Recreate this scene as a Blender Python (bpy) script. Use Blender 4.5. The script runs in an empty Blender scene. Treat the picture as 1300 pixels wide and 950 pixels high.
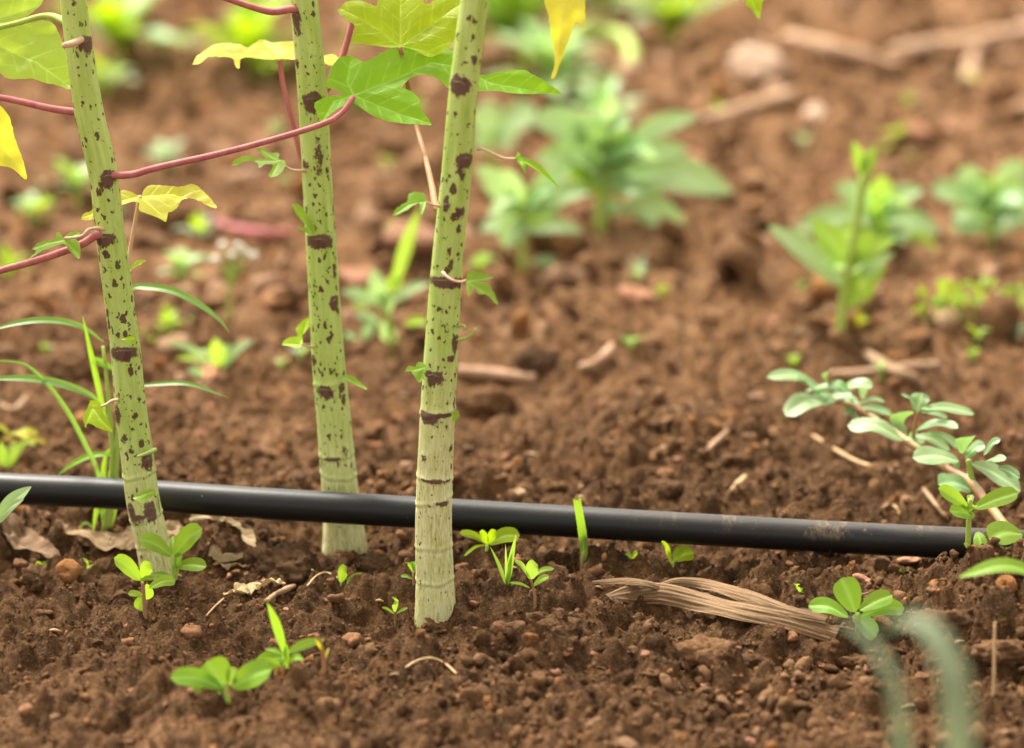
import bpy, bmesh, math, random
import numpy as np
from mathutils import Vector, Matrix, geometry

# ------------------------------------------------------------------ camera, sky, sun, exposure
scene = bpy.context.scene
F = 4100.0                       # focal length in pixels of the 1300 px wide frame
PITCH = math.radians(15.6)
CAM_H = 0.653
cam_d = bpy.data.cameras.new('camera')
cam = bpy.data.objects.new('camera', cam_d)
scene.collection.objects.link(cam)
scene.camera = cam
cam.location = (0, 0, CAM_H)
cam.rotation_euler = (math.pi / 2 - PITCH, 0, 0)
cam_d.sensor_width = 36.0
cam_d.lens = 36.0 * F / 1300.0
cam_d.clip_start = 0.02
cam_d.clip_end = 500.0
cam_d.dof.use_dof = True
cam_d.dof.focus_distance = 1.92
cam_d.dof.aperture_fstop = 3.9
cam_d.dof.aperture_blades = 9

SUN_EL, SUN_AZ = math.radians(58), math.radians(-35)   # azimuth from +Y, clockwise
world = bpy.data.worlds.new('World')
scene.world = world
world.use_nodes = True
wn = world.node_tree
wn.nodes.clear()
wo = wn.nodes.new('ShaderNodeOutputWorld')
wb = wn.nodes.new('ShaderNodeBackground')
hs = wn.nodes.new('ShaderNodeHueSaturation')
sky = wn.nodes.new('ShaderNodeTexSky')
sky.sky_type = 'NISHITA'
sky.sun_disc = False
sky.sun_elevation = SUN_EL
sky.sun_rotation = SUN_AZ
sky.dust_density = 4.0
hs.inputs['Saturation'].default_value = 0.12
wn.links.new(sky.outputs[0], hs.inputs['Color'])
tint = wn.nodes.new('ShaderNodeMix')            # warm, white-balanced overcast
tint.data_type = 'RGBA'
tint.blend_type = 'MULTIPLY'
tint.inputs[0].default_value = 1.0
tint.inputs[7].default_value = (1.0, 0.95, 0.85, 1)
wn.links.new(hs.outputs[0], tint.inputs[6])
wn.links.new(tint.outputs[2], wb.inputs[0])
wb.inputs[1].default_value = 0.09
wn.links.new(wb.outputs[0], wo.inputs[0])
sun_d = bpy.data.lights.new('sun', 'SUN')
sun_d.energy = 1.5
sun_d.angle = math.radians(14)
sun_d.color = (1.0, 0.95, 0.85)
sun = bpy.data.objects.new('sun', sun_d)
scene.collection.objects.link(sun)
sv = Vector((math.sin(SUN_AZ) * math.cos(SUN_EL), math.cos(SUN_AZ) * math.cos(SUN_EL), math.sin(SUN_EL)))
sun.rotation_euler = sv.to_track_quat('Z', 'Y').to_euler()
vs = scene.view_settings
vs.view_transform = 'Standard'
vs.look = 'None'
vs.exposure = 2.3
vs.gamma = 1.0
vs.use_curve_mapping = False
scene.render.engine = 'CYCLES'
scene.cycles.use_denoising = True
scene.cycles.max_bounces = 8
scene.cycles.transparent_max_bounces = 8

rng = random.Random(7)
nr = np.random.RandomState(11)

# ------------------------------------------------------------------ pixel <-> place helpers (layout only)
CP, SP = math.cos(PITCH), math.sin(PITCH)
def ray(px, py):
    a, b = (px - 650) / F, -(py - 475) / F
    return Vector((a, CP + b * SP, -SP + b * CP))
def P(px, py, Y):
    d = ray(px, py)
    t = Y / d.y
    return Vector((d.x * t, Y, CAM_H + d.z * t))
def G0(px, py):
    d = ray(px, py)
    t = -CAM_H / d.z
    return d.x * t, d.y * t
def S(Y):                                   # metres per photo pixel at depth Y
    return (Y * CP + CAM_H * SP) / F

# ------------------------------------------------------------------ noise
def hsh(ix, iy, seed):
    with np.errstate(over='ignore'):
        h = (ix.astype(np.int64) * 374761393 + iy.astype(np.int64) * 668265263 + seed * 974711) & 0xffffffff
        h = ((h ^ (h >> 13)) * 1274126177) & 0xffffffff
        h = ((h ^ (h >> 16)) * 2246822519) & 0xffffffff
    return ((h ^ (h >> 15)) & 0xffffff) / float(0xffffff)
def vn(x, y, seed):
    ix, iy = np.floor(x), np.floor(y)
    fx, fy = x - ix, y - iy
    fx, fy = fx * fx * (3 - 2 * fx), fy * fy * (3 - 2 * fy)
    a, b = hsh(ix, iy, seed), hsh(ix + 1, iy, seed)
    c, d = hsh(ix, iy + 1, seed), hsh(ix + 1, iy + 1, seed)
    return (a * (1 - fx) + b * fx) * (1 - fy) + (c * (1 - fx) + d * fx) * fy - 0.5
def lumps(x, y, seed, keep=0.6):            # rounded clods of random size, one per cell
    ix, iy = np.floor(x), np.floor(y)
    out = np.zeros_like(x)
    for dx in (-1, 0, 1):
        for dy in (-1, 0, 1):
            cx, cy = ix + dx, iy + dy
            r0 = hsh(cx, cy, seed)
            ux = cx + 0.15 + 0.7 * hsh(cx, cy, seed + 1)
            uy = cy + 0.15 + 0.7 * hsh(cx, cy, seed + 2)
            R = 0.3 + 0.5 * hsh(cx, cy, seed + 3)
            th = 3.14 * hsh(cx, cy, seed + 4)
            ex, ey = x - ux, y - uy
            c, s = np.cos(th), np.sin(th)
            d2 = ((ex * c + ey * s) / R) ** 2 + ((ey * c - ex * s) / (R * 0.72)) ** 2
            hgt = np.sqrt(np.clip(1 - d2, 0, 1)) * R * (r0 < keep)
            out = np.maximum(out, hgt)
    return out

BUMPS = []          # (x, y, sx, sy, height)
def bump(px, py, wpx, hm, depth=1.0):
    x, y = G0(px, py)
    BUMPS.append((x, y, wpx * S(y) * 0.5, wpx * S(y) * 0.5 * depth, hm))
bump(1295, 800, 200, 0.050, 1.3)      # soil heap that hides the pipe at the right
bump(1120, 760, 170, 0.008, 1.3)
bump(640, 800, 130, 0.012, 1.2)       # heap at the foot of the front stem
bump(730, 790, 90, 0.008, 1.2)
bump(372, 722, 75, 0.016, 0.7)        # crumbly clods
bump(60, 735, 60, 0.012, 0.7)
bump(260, 690, 80, 0.010, 0.7)
bump(610, 500, 220, -0.016, 1.3)
bump(720, 470, 120, 0.022, 1.0)
bump(820, 320, 330, 0.035, 1.0)
bump(520, 345, 200, 0.035, 0.8)
bump(150, 400, 300, 0.020, 1.0)
bump(1150, 420, 300, 0.022, 1.0)
bump(1000, 130, 400, 0.05, 1.0)
bump(300, 90, 500, 0.05, 1.0)
bump(1280, 100, 240, -0.05, 1.0)
bump(880, 560, 260, 0.010, 1.2)
bump(60, 560, 180, 0.012, 1.0)

# pipe course: (photo x, photo y of the centre line, depth)
PIPE = [(-260, 606, 1.955), (0, 620, 1.935), (165, 628, 1.925), (330, 639, 1.912), (500, 649, 1.905), (660, 658.5, 1.9),
        (800, 667, 1.893), (970, 677, 1.888), (1100, 684, 1.884), (1225, 690, 1.88), (1340, 696, 1.878), (1560, 712, 1.874)]
PIPE_R = 0.0098
PPT = [P(*p) for p in PIPE]
PX = np.array([p.x for p in PPT]); PYY = np.array([p.y for p in PPT]); PZ = np.array([p.z for p in PPT])

FEET = []           # (x, y, dz, radius): ground eased to meet each stem foot
def H(x, y):
    x = np.asarray(x, float); y = np.asarray(y, float)
    z = 0.030 * vn(x * 2.6 + 5, y * 2.6, 1) + 0.016 * vn(x * 7 + 3, y * 7, 2)
    z = z * 0.75 - 0.008
    z -= 0.02 * np.exp(-((y - 1.86) / 0.25) ** 2) * (0.030 * vn(x * 2.6 + 5, y * 2.6, 1)) / 0.03
    for bx, by, sx, sy, hh in BUMPS:
        z = z + hh * np.exp(-((x - bx) / sx) ** 2 - ((y - by) / sy) ** 2)
    z = z + 0.010 * np.clip((x - 0.1) / 0.25, 0, 1) * np.exp(-((y - 1.88) / 0.2) ** 2)
    w = 0.004 * vn(x * 60, y * 60, 31)
    w2 = 0.004 * vn(x * 60 + 9, y * 60, 32)
    m = np.clip(0.75 + 1.2 * vn(x * 5, y * 5, 77), 0.25, 1.3)
    z = z + m * 0.030 * lumps((x + w) * 20, (y + w2) * 20, 40, 0.42) * 0.62
    z = z + m * 0.013 * lumps((x + w) * 44, (y + w2) * 44, 50, 0.55)
    z = z + 0.0062 * lumps((x + w2) * 95, (y + w) * 95, 60, 0.62)
    z = z + 0.0032 * lumps(x * 190, y * 190, 65, 0.7)
    z = z + 0.010 * vn(x * 33, y * 33, 3) + 0.006 * vn(x * 80, y * 80, 4) + 0.0045 * vn(x * 190, y * 190, 5) + 0.003 * vn(x * 420, y * 420, 6)
    for fx, fy, dz, fr in FEET:
        z = z + dz * np.exp(-((x - fx) / fr) ** 2 - ((y - fy) / fr) ** 2)
    # pressed down where the pipe runs
    pz = np.interp(x, PX, PZ); pyy = np.interp(x, PX, PYY)
    d = np.abs(y - pyy)
    lim = pz - PIPE_R + 0.002 + np.clip(d - 0.010, 0, 1) * 1.4 + 1e-3
    xp = x * pyy / np.maximum(y, 0.5)
    bz = np.interp(xp, PX, PZ) - PIPE_R; by_ = np.interp(xp, PX, PYY)
    sight = CAM_H + (bz - CAM_H) * y / by_ - 0.0015 - 0.002 * hsh(np.floor(x * 300), np.floor(y * 300), 8)
    z = np.where((y < by_) & (y > by_ - 0.3) & (xp < 0.262), np.minimum(z, sight), z)
    near = np.clip(1 - (d - 0.02) / 0.05, 0, 1) * (x < 0.285)
    z = np.where(near > 0, np.minimum(z, lim + (1 - near) * 0.1), z)
    return z
def h1(x, y):
    return float(H(np.array([x]), np.array([y]))[0])
def foot(px, py, Y, fr=0.06):
    p = P(px, py, Y)
    for _ in range(3):
        FEET.append((p.x, Y, p.z - h1(p.x, Y), fr))
    return p
FOOT_L, FOOT_M, FOOT_F = foot(200, 726, 1.884), foot(436, 697, 1.944, 0.05), foot(553, 783, 1.812)
for p_ in (FOOT_L, FOOT_M, FOOT_F):
    FEET.append((p_.x, p_.y, p_.z - h1(p_.x, p_.y), 0.02))
_T = np.concatenate([np.linspace(1.15, 3.2, 700), np.linspace(3.2, 9.0, 500)])
def G(px, py):
    d = ray(px, py)
    t = _T / d.y
    zz = CAM_H + d.z * t - H(d.x * t, _T)
    k = int(np.argmax(zz < 0)) or len(_T) - 1
    a, b = zz[k - 1], zz[k]
    Y = _T[k - 1] + (_T[k] - _T[k - 1]) * a / (a - b)
    return P(px, py, Y)

# ------------------------------------------------------------------ materials
def new_mat(name):
    m = bpy.data.materials.new(name)
    m.use_nodes = True
    nt = m.node_tree
    nt.nodes.clear()
    out = nt.nodes.new('ShaderNodeOutputMaterial')
    return m, nt, out
class N:
    def __init__(self, nt): self.nt = nt
    def __call__(self, typ, ins=None, **kw):
        n = self.nt.nodes.new('ShaderNode' + typ)
        for k, v in kw.items(): setattr(n, k, v)
        for k, v in (ins or {}).items():
            s = n.inputs[k]
            if hasattr(v, 'is_output') or isinstance(v, bpy.types.NodeSocket): self.nt.links.new(v, s)
            else: s.default_value = v
        return n
def c4(c): return (c[0], c[1], c[2], 1)
def mixc(n, fac, a, b, mode='MIX'):
    m = n('Mix', data_type='RGBA', blend_type=mode)
    for i, v in ((0, fac), (6, a), (7, b)):
        if isinstance(v, bpy.types.NodeSocket): n.nt.links.new(v, m.inputs[i])
        else: m.inputs[i].default_value = v if i == 0 else c4(v)
    return m.outputs[2]
def ramp(n, fac, a, b):
    r = n('MapRange', {'Value': fac, 'From Min': a, 'From Max': b})
    return r.outputs[0]
def math_(n, op, a, b=0.0):
    m = n('Math', operation=op)
    for i, v in ((0, a), (1, b)):
        if isinstance(v, bpy.types.NodeSocket): n.nt.links.new(v, m.inputs[i])
        else: m.inputs[i].default_value = v
    return m.outputs[0]

DRY, MID, WET_SHADE, ORANGE = (0.400, 0.192, 0.080), (0.135, 0.062, 0.021), (0.052, 0.023, 0.008), (0.40, 0.175, 0.060)
def soil_mat(name, crumb=False):
    m, nt, out = new_mat(name)
    n = N(nt)
    co = n('TexCoord').outputs['Object']
    n1 = n('TexNoise', {'Vector': co, 'Scale': 6.0, 'Detail': 4.0, 'Roughness': 0.6}).outputs[0]
    n2 = n('TexNoise', {'Vector': co, 'Scale': 70.0, 'Detail': 6.0, 'Roughness': 0.72}).outputs[0]
    n3 = n('TexNoise', {'Vector': co, 'Scale': 420.0, 'Detail': 5.0, 'Roughness': 0.75}).outputs[0]
    # soil stays damp along the drip pipe and dries out away from it
    sep = n('SeparateXYZ', {0: co})
    dist = math_(n, 'ABSOLUTE', math_(n, 'SUBTRACT', sep.outputs[1], 1.85))
    dry = math_(n, 'ADD', ramp(n, dist, 0.05, 0.85), math_(n, 'MULTIPLY', math_(n, 'SUBTRACT', n1, 0.5), 1.3))
    dry = math_(n, 'MAXIMUM', math_(n, 'MINIMUM', dry, 1.0), 0.0)
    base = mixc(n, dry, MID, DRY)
    base = mixc(n, ramp(n, n2, 0.62, 0.36), base, WET_SHADE)  # dark noise: damp soil, also painted in for shade in the gaps
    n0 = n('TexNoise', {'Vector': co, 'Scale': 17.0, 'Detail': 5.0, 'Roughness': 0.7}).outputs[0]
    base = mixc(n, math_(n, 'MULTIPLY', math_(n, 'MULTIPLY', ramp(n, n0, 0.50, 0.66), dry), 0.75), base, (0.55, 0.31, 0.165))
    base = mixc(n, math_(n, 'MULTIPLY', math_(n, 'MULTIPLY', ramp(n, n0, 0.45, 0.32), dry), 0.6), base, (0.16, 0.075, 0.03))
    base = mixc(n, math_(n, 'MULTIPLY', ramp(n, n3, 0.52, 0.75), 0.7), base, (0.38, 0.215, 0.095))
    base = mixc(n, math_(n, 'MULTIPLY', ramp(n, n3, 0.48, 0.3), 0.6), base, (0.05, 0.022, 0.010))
    if crumb:
        r = n('Attribute', attribute_name='rnd').outputs['Fac']
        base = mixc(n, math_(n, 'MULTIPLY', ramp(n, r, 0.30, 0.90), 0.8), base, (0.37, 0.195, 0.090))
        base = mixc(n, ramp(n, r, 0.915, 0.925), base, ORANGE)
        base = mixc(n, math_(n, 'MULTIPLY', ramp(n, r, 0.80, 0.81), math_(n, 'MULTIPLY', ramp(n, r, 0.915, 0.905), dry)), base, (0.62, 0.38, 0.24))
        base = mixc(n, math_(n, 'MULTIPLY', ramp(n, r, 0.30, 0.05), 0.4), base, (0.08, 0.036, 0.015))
    n4 = n('TexNoise', {'Vector': co, 'Scale': 900.0, 'Detail': 4.0, 'Roughness': 0.7}).outputs[0]
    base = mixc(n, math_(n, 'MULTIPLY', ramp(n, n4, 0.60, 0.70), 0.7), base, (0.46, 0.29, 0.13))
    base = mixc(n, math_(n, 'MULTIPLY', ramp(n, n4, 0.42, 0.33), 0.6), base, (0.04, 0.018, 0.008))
    b1 = n('Bump', {'Height': n3, 'Strength': 1.0, 'Distance': 0.004})
    b2 = n('Bump', {'Height': n4, 'Strength': 0.7, 'Distance': 0.0012, 'Normal': b1.outputs[0]})
    bs = n('BsdfPrincipled', {'Base Color': base, 'Roughness': 0.92, 'Specular IOR Level': 0.18, 'Normal': b2.outputs[0]})
    nt.links.new(bs.outputs[0], out.inputs[0])
    return m
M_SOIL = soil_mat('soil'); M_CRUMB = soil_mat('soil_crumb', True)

def stone_mat(name, a, b, rough=0.85, var=0.7):
    m, nt, out = new_mat(name)
    n = N(nt)
    co = n('TexCoord').outputs['Object']
    rn = n('ObjectInfo').outputs['Random']
    n1 = n('TexNoise', {'Vector': co, 'Scale': 3.5, 'Detail': 8.0, 'Roughness': 0.75}).outputs[0]
    base = mixc(n, ramp(n, n1, 0.35, 0.68), a, b)
    hv = n('HueSaturation', {'Color': base, 'Value': math_(n, 'ADD', math_(n, 'MULTIPLY', rn, var), 0.97 - 0.5 * var)})
    bm = n('Bump', {'Height': n1, 'Strength': 0.6, 'Distance': 0.25})
    bs = n('BsdfPrincipled', {'Base Color': hv.outputs[0], 'Roughness': rough, 'Specular IOR Level': 0.25, 'Normal': bm.outputs[0]})
    nt.links.new(bs.outputs[0], out.inputs[0])
    return m
M_CLOD = stone_mat('clod_soil', (0.095, 0.044, 0.017), (0.26, 0.135, 0.058), 0.95)
M_STONE = stone_mat('orange_stone', (0.20, 0.090, 0.038), (0.40, 0.190, 0.085))
M_PINK = stone_mat('pink_stone', (0.40, 0.17, 0.09), (0.58, 0.30, 0.18))
M_TAN = stone_mat('tan_stone', (0.34, 0.20, 0.10), (0.52, 0.34, 0.19))
M_PALE = stone_mat('pale_stone', (0.74, 0.46, 0.30), (0.92, 0.68, 0.50), var=0.1)

def leaf_mat(name, col, trans, vein=None, rough=0.5, spec=0.25, tr=0.45, spots=None, var=0.12):
    m, nt, out = new_mat(name)
    n = N(nt)
    co = n('TexCoord').outputs['Object']
    rn = n('ObjectInfo').outputs['Random']
    n1 = n('TexNoise', {'Vector': co, 'Scale': 55.0, 'Detail': 4.0, 'Roughness': 0.6}).outputs[0]
    n2 = n('TexNoise', {'Vector': co, 'Scale': 700.0, 'Detail': 3.0}).outputs[0]
    dark = tuple(v * 0.72 for v in col)
    base = mixc(n, ramp(n, n1, 0.3, 0.7), dark, col)
    vt = n('Attribute', attribute_name='vein').outputs['Fac']
    if vein is None: vein = tuple(min(1, v * 1.6 + 0.07) for v in col)
    base = mixc(n, math_(n, 'MULTIPLY', vt, 0.9), base, vein)
    if spots:
        n3 = n('TexNoise', {'Vector': co, 'Scale': 95.0, 'Detail': 2.0}).outputs[0]
        base = mixc(n, ramp(n, n3, 0.70, 0.76), base, spots)
    hv = n('HueSaturation', {'Color': base, 'Value': math_(n, 'ADD', math_(n, 'MULTIPLY', rn, 2 * var), 1 - var),
                             'Hue': math_(n, 'ADD', math_(n, 'MULTIPLY', rn, 0.025), 0.4875)})
    ht = mixc(n, math_(n, 'MULTIPLY', vt, 0.5), trans, tuple(v * 0.6 for v in trans))
    bm = n('Bump', {'Height': math_(n, 'SUBTRACT', n2, math_(n, 'MULTIPLY', vt, 1.5)), 'Strength': 0.35, 'Distance': 0.0006})
    bs = n('BsdfPrincipled', {'Base Color': hv.outputs[0], 'Roughness': rough, 'Specular IOR Level': spec, 'Normal': bm.outputs[0]})
    tl = n('BsdfTranslucent', {'Color': ht})
    mx = n('MixShader', {0: tr, 1: bs.outputs[0], 2: tl.outputs[0]})
    nt.links.new(mx.outputs[0], out.inputs[0])
    return m
L_GREEN = leaf_mat('leaf_green', (0.20, 0.41, 0.016), (0.38, 0.70, 0.015), spots=(0.34, 0.45, 0.06))
L_LIME = leaf_mat('leaf_lime', (0.31, 0.45, 0.014), (0.52, 0.72, 0.01), spots=(0.42, 0.42, 0.05))
L_YELLOW = leaf_mat('leaf_yellow', (0.68, 0.64, 0.05), (0.90, 0.84, 0.05), vein=(0.8, 0.74, 0.2))
L_PALELIME = leaf_mat('leaf_pale_lime', (0.36, 0.53, 0.07), (0.58, 0.78, 0.06))
L_OLIVE = leaf_mat('leaf_olive', (0.42, 0.40, 0.02), (0.60, 0.52, 0.01))
L_SMALL = leaf_mat('leaf_young', (0.21, 0.37, 0.035), (0.38, 0.60, 0.03))
L_SEED = leaf_mat('seedling_leaf', (0.26, 0.41, 0.04), (0.42, 0.62, 0.03), rough=0.38)
L_WEED = leaf_mat('weed_leaf', (0.33, 0.48, 0.21), (0.46, 0.66, 0.20), rough=0.42, spec=0.6)
L_BRIGHT = leaf_mat('weed_leaf_bright', (0.30, 0.46, 0.06), (0.44, 0.64, 0.06), rough=0.45)
L_PURS = leaf_mat('fleshy_leaf', (0.20, 0.345, 0.125), (0.32, 0.52, 0.11), rough=0.4, spec=0.6, tr=0.3)
L_GRASS = leaf_mat('grass_leaf', (0.17, 0.31, 0.08), (0.30, 0.50, 0.05), rough=0.4, spec=0.5)
L_GREY = leaf_mat('greygreen_leaf', (0.30, 0.36, 0.22), (0.38, 0.46, 0.22), rough=0.5)
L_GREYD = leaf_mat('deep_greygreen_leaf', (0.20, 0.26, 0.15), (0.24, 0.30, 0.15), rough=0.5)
L_DRY = leaf_mat('dry_leaf', (0.42, 0.29, 0.16), (0.45, 0.27, 0.11), vein=(0.55, 0.42, 0.27), rough=0.75, spec=0.15, tr=0.15, spots=(0.24, 0.14, 0.07))
L_DRYB = leaf_mat('dry_brown_leaf', (0.29, 0.19, 0.105), (0.3, 0.17, 0.07), vein=(0.4, 0.28, 0.17), rough=0.8, spec=0.12, tr=0.1, spots=(0.16, 0.09, 0.05))

def plain_mat(name, a, b, scale=(200, 200, 20), rough=0.7, spec=0.25, bump_=0.3, dist=0.001):
    m, nt, out = new_mat(name)
    n = N(nt)
    co = n('TexCoord').outputs['Object']
    mp = n('Mapping', {'Vector': co, 'Scale': scale})
    n1 = n('TexNoise', {'Vector': mp.outputs[0], 'Scale': 1.0, 'Detail': 5.0, 'Roughness': 0.65}).outputs[0]
    base = mixc(n, ramp(n, n1, 0.32, 0.68), a, b)
    bm = n('Bump', {'Height': n1, 'Strength': bump_, 'Distance': dist})
    bs = n('BsdfPrincipled', {'Base Color': base, 'Roughness': rough, 'Specular IOR Level': spec, 'Normal': bm.outputs[0]})
    nt.links.new(bs.outputs[0], out.inputs[0])
    return m
M_RED = plain_mat('red_stalk', (0.33, 0.085, 0.095), (0.44, 0.15, 0.135), rough=0.6, spec=0.22, bump_=0.1)
M_PINKST = plain_mat('pale_pink_stalk', (0.52, 0.30, 0.20), (0.62, 0.44, 0.28), rough=0.5, bump_=0.1)
M_LIMEST = plain_mat('lime_stalk', (0.28, 0.40, 0.06), (0.38, 0.50, 0.10), rough=0.5, bump_=0.1)
M_REDGRN = plain_mat('reddish_green_stalk', (0.34, 0.13, 0.07), (0.40, 0.24, 0.09), rough=0.5, bump_=0.1)
M_PURST = plain_mat('pink_green_stem', (0.36, 0.13, 0.09), (0.27, 0.24, 0.07), scale=(90, 90, 90), rough=0.45, bump_=0.1)
M_TWIG = plain_mat('dry_twig', (0.20, 0.115, 0.06), (0.34, 0.22, 0.125), scale=(90, 90, 90), rough=0.85, bump_=0.6)
M_STICK = plain_mat('pale_stick', (0.34, 0.20, 0.12), (0.48, 0.31, 0.19), scale=(40, 40, 40), rough=0.85, bump_=0.5)
M_STRAW = plain_mat('straw', (0.40, 0.25, 0.12), (0.56, 0.38, 0.20), scale=(200, 200, 200), rough=0.7, bump_=0.4)
M_DARKTW = plain_mat('dark_twig', (0.08, 0.05, 0.035), (0.16, 0.10, 0.065), scale=(120, 400, 400), rough=0.85, bump_=0.6)
M_SCAR = plain_mat('leaf_scar', (0.10, 0.05, 0.03), (0.30, 0.22, 0.10), scale=(500, 500, 500), rough=0.8, bump_=0.5)
M_BUD = plain_mat('flower_bud', (0.6, 0.56, 0.42), (0.8, 0.78, 0.66), rough=0.7)

def stem_mat():
    m, nt, out = new_mat('spotted_stem')
    n = N(nt)
    sc = n('Attribute', attribute_name='sc').outputs['Vector']
    node = n('Attribute', attribute_name='node').outputs['Fac']
    wood = n('Attribute', attribute_name='wood').outputs['Fac']
    spotty = n('Attribute', attribute_name='spotty').outputs['Fac']
    def streak(sx, sz, det=4.0, r=0.6):
        mp = n('Mapping', {'Vector': sc, 'Scale': (sx, sx, sz)})
        return n('TexNoise', {'Vector': mp.outputs[0], 'Scale': 1.0, 'Detail': det, 'Roughness': r}).outputs[0]
    s1 = streak(260, 18); s2 = streak(850, 150, 3); s3 = streak(120, 40)
    green = mixc(n, ramp(n, s1, 0.3, 0.7), (0.270, 0.390, 0.050), (0.450, 0.575, 0.130))
    green = mixc(n, math_(n, 'MULTIPLY', ramp(n, s3, 0.35, 0.7), 0.5), green, (0.56, 0.66, 0.26))
    pale = mixc(n, ramp(n, s1, 0.3, 0.7), (0.42, 0.41, 0.12), (0.64, 0.63, 0.31))
    base = mixc(n, wood, green, pale)
    fis = math_(n, 'MULTIPLY', ramp(n, s2, 0.50, 0.64), math_(n, 'MULTIPLY', wood, 0.75))
    base = mixc(n, fis, base, (0.70, 0.66, 0.42))
    fis2 = math_(n, 'MULTIPLY', ramp(n, s2, 0.42, 0.30), math_(n, 'MULTIPLY', wood, 0.7))
    base = mixc(n, fis2, base, (0.20, 0.135, 0.04))
    # freckles: two sizes, longer than wide
    wob = n('TexNoise', {'Vector': sc, 'Scale': 330.0, 'Detail': 2.0})
    wv = n('VectorMath', {0: sc, 1: n('VectorMath', {0: wob.outputs['Color'], 'Scale': 0.0045}, operation='SCALE').outputs[0]}, operation='ADD').outputs[0]
    col = (0.075, 0.024, 0.018)
    for scale, zs, keep, rmax in ((215.0, 0.55, 0.12, 0.43), (350.0, 0.6, 0.22, 0.42), (120.0, 0.5, 0.76, 0.32)):
        mp = n('Mapping', {'Vector': wv, 'Scale': (1, 1, zs)})
        v = n('TexVoronoi', {'Vector': mp.outputs[0], 'Scale': scale, 'Randomness': 1.0})
        rr = n('SeparateColor', {0: v.outputs['Color']})
        rad = math_(n, 'MULTIPLY', ramp(n, rr.outputs[0], keep, 1.0), rmax)
        rad = math_(n, 'MULTIPLY', rad, spotty)
        f = ramp(n, math_(n, 'SUBTRACT', rad, v.outputs['Distance']), -0.03, 0.05)
        f = math_(n, 'MULTIPLY', f, ramp(n, rad, 0.0, 0.04))
        base = mixc(n, math_(n, 'MULTIPLY', f, 0.93), base, col)
    nz = streak(300, 210, 5.0, 0.72)
    f = ramp(n, math_(n, 'ADD', node, math_(n, 'MULTIPLY', math_(n, 'SUBTRACT', nz, 0.5), 2.0)), 0.40, 0.56)
    base = mixc(n, math_(n, 'MULTIPLY', f, 0.93), base, (0.095, 0.030, 0.034))
    bh = math_(n, 'ADD', math_(n, 'MULTIPLY', s2, math_(n, 'ADD', math_(n, 'MULTIPLY', wood, 1.0), 0.15)), math_(n, 'MULTIPLY', s1, 0.5))
    bm = n('Bump', {'Height': bh, 'Strength': 0.45, 'Distance': 0.0012})
    rg = math_(n, 'ADD', math_(n, 'MULTIPLY', wood, 0.25), 0.5)
    bs = n('BsdfPrincipled', {'Base Color': base, 'Roughness': rg, 'Specular IOR Level': 0.35, 'Normal': bm.outputs[0],
                              'Subsurface Weight': 0.0})
    nt.links.new(bs.outputs[0], out.inputs[0])
    return m
M_STEM = stem_mat()

def pipe_mat():
    m, nt, out = new_mat('black_pipe')
    n = N(nt)
    co = n('TexCoord').outputs['Object']
    mp = n('Mapping', {'Vector': co, 'Scale': (14, 60, 60)})
    n1 = n('TexNoise', {'Vector': mp.outputs[0], 'Scale': 1.0, 'Detail': 6.0, 'Roughness': 0.7}).outputs[0]
    n2 = n('TexNoise', {'Vector': co, 'Scale': 330.0, 'Detail': 3.0, 'Roughness': 0.6}).outputs[0]
    n3 = n('TexNoise', {'Vector': co, 'Scale': 3.2, 'Detail': 2.0}).outputs[0]
    geo = n('NewGeometry')
    up = n('SeparateXYZ', {0: geo.outputs['Normal']}).outputs[2]
    x = n('SeparateXYZ', {0: co}).outputs[0]
    # dust settled on the upper side, heavier on the right-hand stretch
    film = math_(n, 'MULTIPLY', ramp(n, up, 0.1, 1.0), math_(n, 'MULTIPLY', ramp(n, n1, 0.30, 0.75), math_(n, 'ADD', math_(n, 'MULTIPLY', ramp(n, x, 0.05, 0.3), 0.28), 0.09)))
    base = mixc(n, film, (0.006, 0.006, 0.0065), (0.26, 0.19, 0.13))
    base = mixc(n, ramp(n, n2, 0.735, 0.76), base, (0.34, 0.24, 0.15))
    mp2 = n('Mapping', {'Vector': co, 'Scale': (55, 30, 30), 'Rotation': (0, 0.6, 0)})
    n5 = n('TexNoise', {'Vector': mp2.outputs[0], 'Scale': 1.0, 'Detail': 5.0, 'Roughness': 0.75}).outputs[0]
    smear = math_(n, 'MULTIPLY', ramp(n, n5, 0.56, 0.70), math_(n, 'MULTIPLY', ramp(n, x, 0.06, 0.16), math_(n, 'MULTIPLY', ramp(n, up, -0.1, 0.7), 0.75)))
    base = mixc(n, smear, base, (0.30, 0.20, 0.10))
    rg = math_(n, 'ADD', math_(n, 'MULTIPLY', n1, 0.16), 0.36)
    bm = n('Bump', {'Height': n2, 'Strength': 0.12, 'Distance': 0.0006})
    bs = n('BsdfPrincipled', {'Base Color': base, 'Roughness': rg, 'Specular IOR Level': 0.32, 'Normal': bm.outputs[0]})
    nt.links.new(bs.outputs[0], out.inputs[0])
    return m
M_PIPE = pipe_mat()

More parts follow.
